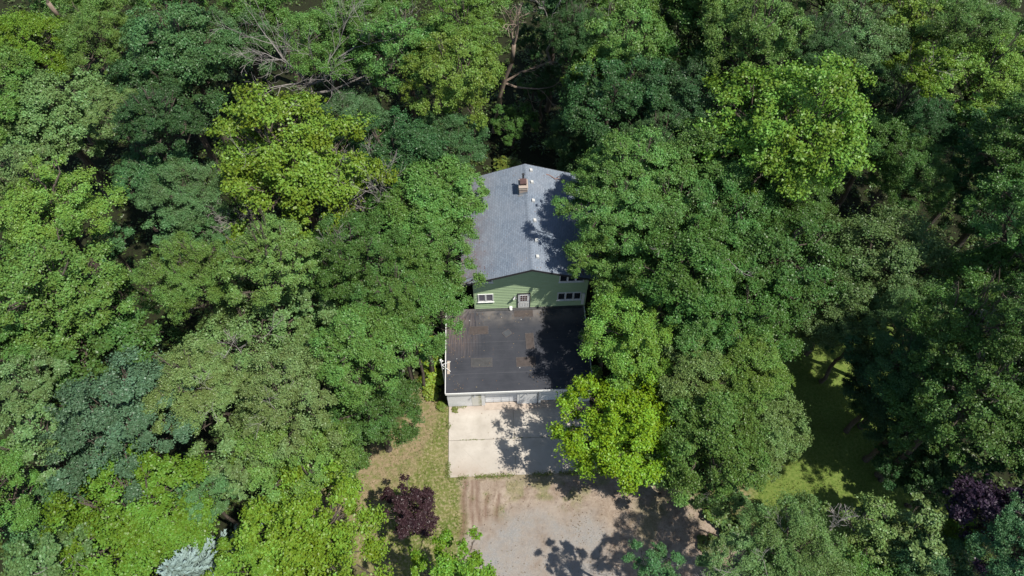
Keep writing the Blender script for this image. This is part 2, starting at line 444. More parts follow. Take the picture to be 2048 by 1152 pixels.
for (xa, xb, ya, yb) in ((2.0,2.10,36.4,37.5),(2.74,2.86,36.4,37.5),(2.10,2.74,36.38,36.549)):
    b.poly([(xa,ya,roofz(xa)+0.012),(xb,ya,roofz(xb)+0.012),(xb,yb,roofz(xb)+0.012),(xa,yb,roofz(xa)+0.012)])
b.poly([(2.10,36.52,roofz(2.1)+0.01),(2.74,36.52,roofz(2.74)+0.01),(2.74,36.545,roofz(2.74)+0.22),(2.10,36.545,roofz(2.1)+0.2)])
b.poly([(2.745,36.5,roofz(2.74)+0.01),(2.745,37.4,roofz(2.74)+0.01),(2.745,37.4,roofz(2.74)+0.2),(2.745,36.5,roofz(2.74)+0.2)])
b.build('flashing', M['grey_metal'], ch)
# roof vents, all sloped with the roof
M['vent'] = weathered('vent_paint', (0.58,0.58,0.55), 0.15, 4, 0.6)
def vent_bm():
    b = MB(); s_ = -SL
    def q(x, y, z): return (x, y, z+s_*x)
    x0, x1, y0, y1 = -0.12, 0.12, -0.13, 0.13
    P = [(x0,y0),(x1,y0),(x1,y1),(x0,y1)]
    n = len(b.v)
    b.v += [q(x, y, 0.01) for x, y in P]+[q(x*0.88, y*0.88, 0.17) for x, y in P]
    b.f += [(n,n+1,n+5,n+4),(n+1,n+2,n+6,n+5),(n+2,n+3,n+7,n+6),(n+3,n,n+4,n+7),(n+4,n+5,n+6,n+7)]
    return b
v0 = None
for vy in (39.0, 37.75, 35.85, 33.9, 32.0, 30.5):
    if v0 is None: v0 = vent_bm().build('roof_vent', M['vent'], house); o = v0
    else: o = v0.copy(); COL.objects.link(o); o.parent = house
    o.location = (3.17, vy, roofz(3.17)+SL*0)
# windows in the front gable
def window(x0, x1, z0, z1, n, mat):
    f = MB(); y0, y1 = YF-0.10, YF-0.006
    t = 0.085; wdt = (x1-x0)/n
    f.box(x0, x1, y0, y1, z0-0.02, z0+t); f.box(x0, x1, y0, y1, z1-t, z1)
    for i in range(n+1):
        xm = x0+wdt*i; a = xm-(0 if i == 0 else (t if i == n else t*0.8)); e = a+(t if i in (0, n) else t*1.6)
        f.box(a, e, y0-0.002, y1, z0+t*0.98, z1-t*0.98)
    f.box(x0-0.05, x1+0.05, y0-0.05, y0+0.03, z0-0.06, z0-0.02)
    wo_ = f.build('window', M['white'], house)
    p = MB()
    for i in range(n):
        xm = x0+wdt*i
        p.poly([(xm+0.02, YF-0.065, z0+0.03), (xm+wdt-0.02, YF-0.065, z0+0.03), (xm+wdt-0.02, YF-0.065, z1-0.03), (xm+0.02, YF-0.065, z1-0.03)])
    p.build('pane', mat, wo_)
window(-1.42, -0.20, 3.88, 4.98, 2, M['glass_blind'])
window(4.84, 6.74, 3.74, 4.80, 3, M['glass'])
window(4.86, 6.76, 6.34, 7.35, 3, M['glass'])
window(-1.42, -0.20, 6.62, 7.35, 2, M['glass'])
# door with nine small panes
d = MB(); d.box(1.745, 2.655, YF-0.085, YF-0.01, 2.80, 4.80)
d.box(1.745+0.12, 2.655-0.12, YF-0.10, YF-0.085, 3.78, 4.66)
for (xa, xb) in ((1.86, 2.13), (2.27, 2.54)):
    d.box(xa, xb, YF-0.092, YF-0.085, 2.98, 3.50)
door = d.build('door', M['white'], house, bevel=0.006)
p = MB()
for i in range(3):
    for j in range(3):
        xa = 1.925+i*0.19; za = 3.84+j*0.27
        p.box(xa, xa+0.15, YF-0.108, YF-0.1, za, za+0.21)
p.build('pane', M['pane_red'], door)
p = MB()
for (xa, xb) in ((1.885, 2.105), (2.295, 2.515)):
    for q in ((xa, xb, 3.0, 3.02), (xa, xb, 3.46, 3.48), (xa, xa+0.02, 3.02, 3.46), (xb-0.02, xb, 3.02, 3.46)): p.box(q[0], q[1], YF-0.097, YF-0.092, q[2], q[3])
p.build('panel_moulding', M['grey_metal'], door)
p = MB(); p.tube((1.82, YF-0.085, 3.72), (1.82, YF-0.15, 3.72), 0.03, 0.035, 8); p.build('handle', M['grey_metal'], door)
p = MB(); p.box(1.68, 1.742, YF-0.11, YF-0.01, 2.79, 4.86); p.box(2.658, 2.72, YF-0.11, YF-0.01, 2.79, 4.86); p.box(1.742, 2.658, YF-0.11, YF-0.01, 4.803, 4.86)
p.build('door_frame', M['dark_trim'], house)
p = MB(); p.box(1.6, 2.8, YF-0.3, YF-0.012, 2.765, 2.797); p.build('threshold', M['concrete'], house)
p = MB()      # corner boards and base flashing
for xa in (XL-0.05, XR-0.06):
    p = MB(); p.box(xa, xa+0.11, YF-0.06, YF+0.05, DECK+0.02, zt); p.build('corner_board', M['siding'], house)
p = MB(); p.box(6.80, 7.02, YF-0.13, YF-0.045, 3.05, 4.62); p.build('meter_panel', M['white'], house, bevel=0.01)
p = MB(); p.box(1.05, 1.28, YF-0.26, YF-0.045, 2.80, 3.02); p.tube((1.165, YF-0.26, 2.92), (1.165, YF-0.33, 2.86), 0.10, 0.12, 8); p.build('dryer_vent', M['white'], house, bevel=0.01)
p = MB(); p.tube((1.47, YF-0.04, 4.50), (1.47, YF-0.16, 4.50), 0.07, 0.07, 8); p.tube((1.47, YF-0.13, 4.5), (1.36, YF-0.30, 4.38), 0.05, 0.09, 8); p.tube((1.47, YF-0.13, 4.5), (1.58, YF-0.28, 4.44), 0.05, 0.08, 8)
p.build('wall_lamp', M['grey_metal'], house)

# ------------------------------------------------------------------ garage
garage = empty('flat_roofed_garage', (0, 0, 0))
tag(garage, 'white garage with a black flat membrane roof in front of the green wall', 'garage')
GL, GR, GF_, GB = -4.02, 7.05, 22.72, 30.06
k = N('membrane'); c = k.coord(); xyz = k.sep(c)
n1 = k.noise(c, 0.7, 6, 0.6); n2 = k.noise(c, 7, 5, 0.7); st_ = k.noise(k.mapping(c, (9,0.45,1)), 1.4, 5, 0.7); sx_ = k.noise(k.mapping(c, (0.3,6,1)), 1.2, 4, 0.7)
col = k.mix(k.ramp(n1, [(0.3, 0.0), (0.7, 1.0)]), (0.030,0.033,0.042), (0.050,0.053,0.064))
col = k.mix(k.ramp(sx_, [(0.5, 0.0), (0.8, 0.35)]), col, (0.085,0.085,0.095))
col = k.mix(k.ramp(n2, [(0.55, 0.0), (0.9, 0.3)]), col, (0.11,0.10,0.10))
left = k.math('MULTIPLY', k.math('SUBTRACT', -1.2, xyz[0]), 0.6, True)
upl = k.math('MULTIPLY', k.math('SUBTRACT', xyz[1], 25.4), 0.6, True)
m_ = k.math('MULTIPLY', k.math('MULTIPLY', left, upl), k.ramp(st_, [(0.42, 0.15), (0.62, 1.0)]))
col = k.mix(k.math('MULTIPLY', m_, 0.85), col, (0.155,0.115,0.10))
# dust washed against the foot of the house wall
back = k.math('MULTIPLY', k.math('SUBTRACT', xyz[1], 28.2), 0.75, True)
col = k.mix(k.math('MULTIPLY', back, k.ramp(k.noise(c, 0.8, 5, 0.6), [(0.38, 0.0), (0.6, 0.75)])), col, (0.19,0.17,0.155))
lw = k.n('Math', operation='PINGPONG'); k.l(xyz[1], lw.inputs[0]); lw.inputs[1].default_value = 1.35
seam = k.math('MULTIPLY', k.math('LESS_THAN', lw.outputs[0], 0.018), 0.35)
col = k.mix(seam, col, (0.13,0.13,0.14))
sp = k.n('TexVoronoi', feature='F1'); k.l(c, sp.inputs[0]); sp.inputs['Scale'].default_value = 1.1
col = k.mix(k.math('LESS_THAN', sp.outputs['Distance'], 0.045), col, (0.5,0.5,0.5))
M['membrane'] = k.finish(col, 0.62, n2, 0.25, 0.02, 0.35)
mx = np.linspace(GL, GR, 222); my = np.linspace(GF_, GB, 148); MX, MY = np.meshgrid(mx, my)
wr = np.abs(np.sin(MX*13+2.5*vnoise(MX, MY, 1.2, 3)))**6*0.022*sstep(-MX, 0.6, 2.0)*sstep(MY, 25.3, 26.5)*(0.4+0.9*vnoise(MX, MY, 0.8, 8))
an = np.arctan2(MX+1.9, 30.4-MY); rd = np.hypot(MX+1.9, 30.4-MY)
wr += np.abs(np.sin(an*11))**10*0.03*sstep(rd, 0.3, 0.8)*(1-sstep(rd, 1.8, 3.4))
MZ = DECK+wr+(fbm(MX, MY, 1.6, 9)-0.5)*0.022
ii = np.arange(MX.size).reshape(MX.shape)
MF = np.stack([ii[:-1,:-1], ii[:-1,1:], ii[1:,1:], ii[1:,:-1]], -1).reshape(-1, 4)
me = mesh_np('roof', np.stack([MX, MY, MZ], -1).reshape(-1, 3), MF, M['membrane'])
me.polygons.foreach_set('use_smooth', [True]*len(me.polygons))
groof = bpy.data.objects.new('roof', me); COL.objects.link(groof); groof.parent = garage
b = MB(); b.box(GL, GR, GF_, GB-0.02, DECK-0.2, DECK-0.03); b.build('roof_deck', M['dark_trim'], garage)
def patch(x0, x1, y0, y1, rot, mat, rim):
    b = MB(); n = 10; cx, cy = (x0+x1)/2, (y0+y1)/2
    pts = [(x0,y0),(x1,y0),(x1,y1),(x0,y1)]
    R_ = Matrix.Rotation(rot, 2)
    def tr(p): v = R_ @ Vector((p[0]-cx, p[1]-cy)); return (v.x+cx, v.y+cy)
    for hgt, sh, m_ in ((0.030, 0.0, rim), (0.036, 0.035, mat)):
        q = [tr((x+(sh if x == x0 else -sh), y+(sh if y == y0 else -sh))) for x, y in pts]
        bb = MB(); k_ = 4
        bb.v = [(x, y, DECK-0.02) for x, y in q]+[(x, y, DECK+hgt) for x, y in q]
        bb.f = [(0,1,5,4),(1,2,6,5),(2,3,7,6),(3,0,4,7),(4,5,6,7)]
        if sh == 0: base_ = bb.build('roof_patch', m_, garage)
        else: bb.build('patch_sheet', m_, base_)
M['patch_brown'] = weathered('patch_brown', (0.078,0.062,0.056), 0.3, 4, 0.75, (0.05,0.05,0.05), 0.5)
M['patch_grey'] = weathered('patch_grey', (0.066,0.066,0.067), 0.3, 4, 0.7, (0.05,0.05,0.05), 0.4)
M['patch_pale'] = weathered('patch_pale', (0.06,0.068,0.082), 0.3, 4, 0.7)
M['patch_rim'] = weathered('patch_rim', (0.12,0.105,0.10), 0.5, 6, 0.75, (0.04,0.04,0.05), 0.8)
for (xa, xb, ya, yb, r_, m_) in ((-2.24,-0.69,27.69,28.44,0,'patch_brown'),(2.2,2.87,26.22,27.65,0.02,'patch_brown'),(-2.1,-0.46,24.83,25.6,-0.01,'patch_grey'),(1.38,2.90,24.74,25.56,0.015,'patch_brown'),(1.38,2.93,29.15,29.76,0,'patch_brown'),(0.45,1.10,27.45,27.98,0.6,'patch_pale')):
    patch(xa, xb, ya, yb, r_, M[m_], M['patch_rim'])
b = MB(); b.box(-1.6, 6.9, 29.80, 30.055, DECK-0.01, DECK+0.05); b.build('wall_flashing', M['patch_grey'], garage)
M['wall_white'] = weathered('wall_white', (0.78,0.78,0.77), 0.08, 1.2, 0.7, (0.30,0.28,0.24), 0.35)
M['door_white'] = weathered('door_white', (0.80,0.81,0.82), 0.05, 1.2, 0.5, (0.4,0.4,0.38), 0.15)
M['pale_board'] = weathered('pale_board', (0.46,0.38,0.31), 0.2, 3, 0.8)
FY = 22.86
b = MB()
b.box(GL+0.03, -2.13, FY, FY+0.15, -0.3, 2.54)          # plain panel
b.box(-1.38, -1.13, FY-0.02, FY+0.16, -0.3, 2.54)       # post
b.box(-2.13, -1.38, FY+0.05, FY+0.15, -0.3, 2.54)
b.box(-1.13, 1.36, FY+0.02, FY+0.16, 2.15, 2.54)        # header
b.box(1.36, 1.55, FY+0.02, FY+0.3, -0.3, 2.54)
b.box(1.55, 2.93, FY, FY+0.15, -0.3, 2.54)
b.box(2.97, 3.20, FY, FY+0.15, -0.3, 2.54)
b.box(3.20, 5.70, FY+0.02, FY+0.16, 2.15, 2.54)
b.box(5.70, GR-0.03, FY, FY+0.15, -0.3, 2.54)
b.box(GL+0.03, GL+0.18, FY+0.15, GB-0.1, -0.3, 2.54)
b.box(GR-0.18, GR-0.03, FY+0.15, GB-0.1, -0.3, 2.54)
b.build('wall', M['wall_white'], garage)
k = N('mossy_siding'); c = k.coord(); x_ = k.sep(c)[0]
mo = k.math('MULTIPLY', k.math('SUBTRACT', 0.22, k.math('ABSOLUTE', k.math('ADD', x_, 1.48)), True), 4.0, True)
col = k.mix(k.math('MULTIPLY', mo, k.ramp(k.noise(c, 4, 5, 0.7), [(0.35, 0.0), (0.6, 1.0)])), (0.55,0.53,0.47), (0.16,0.15,0.035))
M['mossy'] = k.finish(col, 0.8)
b = MB(); z = 0.12
while z < 2.45:
    b.poly([(-2.13, FY-0.03, z), (-1.38, FY-0.03, z), (-1.38, FY+0.03, z+0.15), (-2.13, FY+0.03, z+0.15)])
    b.poly([(-2.13, FY+0.05, z), (-1.38, FY+0.05, z), (-1.38, FY-0.03, z), (-2.13, FY-0.03, z)])
    z += 0.15
b.build('louvred_panel', M['mossy'], garage)
b = MB(); b.box(GL-0.03, GR+0.03, GF_-0.06, GF_-0.002, DECK-0.20, DECK+0.06); b.box(GL-0.06, GL-0.002, GF_-0.002, GB-0.1, DECK-0.20, DECK+0.045); b.box(GR+0.002, GR+0.06, GF_-0.002, GB-0.1, DECK-0.20, DECK+0.045)
b.build('fascia', M['white'], garage)
def garage_door(x0, x1, z1, mat):
    d = MB(); y0 = FY+0.22; n = 4; hh = (z1-0.08)/n
    d.box(x0, x1, y0+0.03, y0+0.08, 0.06, z1)
    for i in range(n):
        for j in range(4):
            wdt = (x1-x0)/4
            d.box(x0+j*wdt+0.025, x0+(j+1)*wdt-0.025, y0, y0+0.03, 0.09+i*hh, 0.09+(i+1)*hh-0.05)
    dd = d.build('garage_door', mat, garage, bevel=0.004)
    h_ = MB(); h_.box((x0+x1)/2-0.1, (x0+x1)/2+0.1, y0-0.03, y0-0.002, 0.5, 0.53); h_.build('handle', M['grey_metal'], dd)
garage_door(-1.13, 1.36, 2.15, M['door_white'])
garage_door(3.2, 5.7, 2.15, M['door_white'])
b = MB(); b.tube((2.95, FY-0.04, 0.1), (2.95, FY-0.04, 2.55), 0.028, 0.028, 6); b.build('conduit', M['dark_trim'], garage)
b = MB(); b.tube((2.15, FY-0.01, 2.3), (2.15, FY-0.14, 2.32), 0.03, 0.03, 8); b.tube((2.15, FY-0.14, 2.32), (2.08, FY-0.26, 2.2), 0.04, 0.07, 8); b.build('wall_lamp', M['grey_metal'], garage)
b = MB(); b.tube((-1.85, FY-0.03, 2.3), (-1.85, FY-0.14, 2.32), 0.03, 0.03, 8); b.tube((-1.85, FY-0.14, 2.32), (-1.92, FY-0.28, 2.2), 0.04, 0.07, 8); b.build('wall_lamp', M['grey_metal'], garage)
b = MB(); b.box(-1.2, 6.0, FY-0.42, FY+0.2, 0.03, 0.085); b.build('door_sill', M['pale_board'], garage, bevel=0.01)
# conduit mast clamped to the garage's left edge
mast = empty('service_mast', (-4.32, 24.95, 1.2)); tag(mast, 'white pipe mast with two braces at the left edge of the black flat roof', 'mast')
b = MB(); b.tube((0,0,-1.2), (0,0,2.55), 0.045, 0.045, 10); b.build('pipe', M['white'], mast)
b = MB(); b.tube((0,0,2.5), (0,0.02,2.72), 0.10, 0.085, 10); b.tube((0,0,2.66), (0.16,-0.02,2.58), 0.07, 0.05, 8); b.build('weatherhead', M['white'], mast)
for yb_ in (0.42, -0.42):
    b = MB(); b.tube((0,0,1.95), (0.66,yb_,1.60), 0.022, 0.022, 6); b.build('brace', M['white'], mast)
b = MB(); b.tube((0,0,1.3), (0.2,0,1.3), 0.04, 0.04, 8); b.build('bracket', M['white'], mast)
b = MB(); b.box(0.40, 0.60, -0.62, 0.5, 1.552, 1.60); b.build('mounting_board', M['pale_board'], mast)

# ------------------------------------------------------------------ foliage generators
def rdirs(rs, n):
    v = rs.normal(size=(n, 3)); return v/np.linalg.norm(v, axis=1)[:, None]
def leaves(rs, P, Nn, size, ar=0.62, jit=0.45):
    """P centres, Nn preferred normals -> kites"""
    n = len(P)
    nn = Nn+rdirs(rs, n)*jit; nn /= np.linalg.norm(nn, axis=1)[:, None]
    t = np.cross(nn, rdirs(rs, n)); t /= np.linalg.norm(t, axis=1)[:, None]+1e-9
    b = np.cross(nn, t)
    L = (size*(0.65+0.7*rs.rand(n)))[:, None]
    W = L*ar*0.5
    V = np.stack([P-t*L*0.5, P-t*L*0.05+b*W+nn*L*0.06, P+t*L*0.5, P-t*L*0.05-b*W+nn*L*0.06], 1).reshape(-1, 3)
    F = np.arange(4*n).reshape(-1, 4)
    return V, F
def crown_mesh(name, seed, R, style, mat):
    rs = np.random.RandomState(seed)
    # lobes, lobe radius, clumps, leaves, leaf size, flatness, outline range
    nl, lr, cl, lv, ls, flat, ev = {
        'oak':   (36, (0.10, 0.29), 28, 104, 0.135, 0.60, (0.68, 0.56)),
        'maple': (40, (0.09, 0.27), 28, 84, 0.155, 0.55, (0.68, 0.58)),
        'airy':  (48, (0.09, 0.26), 24, 74, 0.150, 0.55, (0.62, 0.60)),
        'fine':  (34, (0.12, 0.31), 28, 104, 0.125, 0.66, (0.72, 0.50)),
        'layer': (54, (0.10, 0.27), 22, 84, 0.145, 0.42, (0.70, 0.50))}[style]
    small = R < 3
    if small: nl = int(nl*0.5); cl = int(cl*0.8); lv = int(lv*0.85); ls *= 0.92
    # lobe directions: even cover of the dome, some below
    D = []
    tries = 0
    while len(D) < nl and tries < 6000:
        tries += 1
        d = rdirs(rs, 1)[0]
        if d[2] < -0.45: continue
        if d[2] < 0 and rs.rand() < 0.4: continue
        thr = 0.42 if not small else 0.62
        if tries > 1500: thr *= 0.6
        if all(np.linalg.norm(d-e) > thr*(0.75+0.5*rs.rand()) for e in D): D.append(d)
    D = np.array(D)
    env = ev[0]+ev[1]*rs.rand(len(D))           # uneven outline
    squash = {'oak': 0.80, 'airy': 0.9, 'maple': 0.95, 'fine': 0.78, 'layer': 0.85}[style]
    Ps, Ns = [], []
    lobes = []
    for d, e in zip(D, env):
        r = R*(lr[0]+(lr[1]-lr[0])*rs.rand())
        c_ = d*np.array([1, 1, squash])*(R*e-r*0.8)
        lobes.append((c_, r))
        n_c = max(5, int(cl*(r/(0.27*R))**2))
        an_ = 0.65+0.7*rs.rand(3); an_[2] *= 0.9
        cd_ = rdirs(rs, n_c*3); cd_ = cd_[(cd_@(d*0.6+np.array([0, 0, 0.6]))) > -0.05][:n_c]
        for q in cd_:
            stray = rs.rand() < 0.10
            cr = R*0.030*math.exp(rs.normal()*0.42+0.75)*(0.55 if stray else 1.0)
            cc_ = c_+q*np.array([1, 1, flat+0.15])*an_*r*(1.15+0.35*rs.rand() if stray else 0.62+0.5*rs.rand())+rs.normal(size=3)*0.05*r
            if style == 'layer':
                out = np.array([d[0], d[1], 0.0]); out /= np.linalg.norm(out)+1e-6
                cc_ = cc_+out*rs.rand()*0.35*r; cc_[2] = c_[2]+(cc_[2]-c_[2])*0.45
            n_l = int(lv*min(2.2, (cr/(R*0.063))**1.6)*(0.6+0.6*rs.rand()))+6
            off = np.clip(rs.normal(size=(n_l, 3)), -2.2, 2.2)*cr*0.58
            off[:, 2] *= flat
            if style in ('maple', 'layer', 'airy'):   # sprays pointing outwards
                o_ = q*0.7+d*0.5; o_[2] *= 0.4; o_ /= np.linalg.norm(o_)
                off += o_[None]*(rs.rand(n_l, 1)-0.3)*cr*1.1
            Ps.append(cc_+off)
            pn = off/(np.linalg.norm(off, axis=1)[:, None]+1e-6)*0.30+q*0.45+d*0.30+np.array([0, 0, 0.60])
            Ns.append(pn/np.linalg.norm(pn, axis=1)[:, None])
    # loose inner leaves so the crown is not hollow
    n_i = int(3500*(R/4)**2)
    I = rdirs(rs, n_i)*(0.2+0.4*rs.rand(n_i, 1))*R; I[:, 2] *= squash; I = I[I[:, 2] > -0.5*R]
    Ps.append(I); Ns.append(np.tile([0, 0, 1.0], (len(I), 1)))
    P = np.concatenate(Ps); Nn = np.concatenate(Ns)
    V, F = leaves(rs, P, Nn, ls, 0.66 if style != 'fine' else 0.5, 0.85)
    lvv = np.clip(rs.rand(len(P))*0.6+0.55*(vnoise(P[:, 0]+seed, P[:, 1]+P[:, 2], 1.1, seed)-0.14), 0, 1)
    me = mesh_np(name, V, F, mat, {'leafv': ('FACE', lvv)})
    return me, lobes
def wiggle(b, rs, a, c_, r0, r1, seg=4, sides=6, amp=0.06):
    a = np.array(a, float); c_ = np.array(c_, float); L_ = np.linalg.norm(c_-a); p = a
    for i in range(1, seg+1):
        t = i/seg; q = a+(c_-a)*t
        if i < seg: q = q+rs.normal(size=3)*amp*L_
        b.tube(p, q, r0+(r1-r0)*(i-1)/seg, r0+(r1-r0)*t, sides, cap=(i == seg)); p = q
    return b
def trunk_mesh(name, seed, R, lobes, mat):
    """trunk with limbs; crown centre at z=10"""
    rs = np.random.RandomState(seed+50); b = MB()
    wiggle(b, rs, (0, 0, -0.5), (0, 0, 8.2), 0.075*R, 0.055*R, 5, 8, 0.012)
    b.tube((0, 0, -0.5), (0, 0, 0.35), 0.115*R, 0.075*R, 8)
    for c_, r in lobes:
        e = np.array([c_[0]*0.9, c_[1]*0.9, 10+c_[2]*0.85-0.2*r]); s_ = np.array([0, 0, 7.2+rs.rand()*2.2+max(0, c_[2])*0.3])
        wiggle(b, rs, s_, e, 0.022*R, 0.008*R, 4, 5, 0.05)
        for _ in range(3):
            wiggle(b, rs, e+(s_-e)*rs.rand()*0.4, e+rdirs(rs, 1)[0]*r*0.6, 0.010*R, 0.003*R, 3, 4, 0.08)
    me = bpy.data.meshes.new(name); me.from_pydata(b.v, [], b.f); me.update(); me.materials.append(mat)
    return me
def grow(b, rs, p, d, L_, r, depth, spread=0.6, up=0.1, rmin=0.010):
    seg = 3; d = d/np.linalg.norm(d)
    for i in range(seg):
        d2 = d+rs.normal(size=3)*0.20+np.array([0, 0, up]); d2 /= np.linalg.norm(d2)
        q = p+d2*L_/seg; r2 = max(rmin, r*0.80)
        b.tube(p, q, r, r2, 5 if r > 0.05 else 3, cap=False)
        if depth > 0 and (i > 0 or rs.rand() < 0.5):
            for _ in range(2 if rs.rand() < 0.35 else 1):
                s_ = rdirs(rs, 1)[0]; dd = d2+s_*spread*1.3
                grow(b, rs, q, dd, L_*(0.50+0.28*rs.rand()), max(rmin, r2*0.55), depth-1, spread, up, rmin)
        p, d, r = q, d2, r2
    if depth > 0: grow(b, rs, p, d, L_*0.6, max(rmin, r*0.8), depth-1, spread, up, rmin)
def twig_mesh(name, seed, mat, n=2, L_=1.5, r=0.03, depth=2):
    rs = np.random.RandomState(seed); b = MB()
    for _ in range(n):
        d = rdirs(rs, 1)[0]; d[2] = abs(d[2])*0.6+0.2
        grow(b, rs, np.zeros(3), d, L_, r, depth, 0.6, 0.05)
    me = bpy.data.meshes.new(name); me.from_pydata(b.v, [], b.f); me.update(); me.materials.append(mat)
    return me

PROTO = {}
for style, seeds in (('oak', (1, 2, 3, 4)), ('maple', (11, 12)), ('fine', (21, 22)), ('layer', (31, 32)), ('airy', (41, 42))):
    PROTO[style] = []
    for s_ in seeds:
        cm, lb = crown_mesh('crown', s_, 4.0, style, M['leaf'])
        PROTO[style].append((4.0, cm, trunk_mesh('trunk', s_, 4.0, lb, M['bark'])))
for style, s_ in (('oak', 5), ('maple', 13), ('fine', 23), ('layer', 33)):
    cm, lb = crown_mesh('crown', s_, 2.2, style, M['leaf'])
    PROTO[style+'_small'] = [(2.2, cm, trunk_mesh('trunk', s_, 2.2, lb, M['bark']))]
TWIGS = [twig_mesh('dead_branch', s_, M['deadbark']) for s_ in (1, 2, 3)]

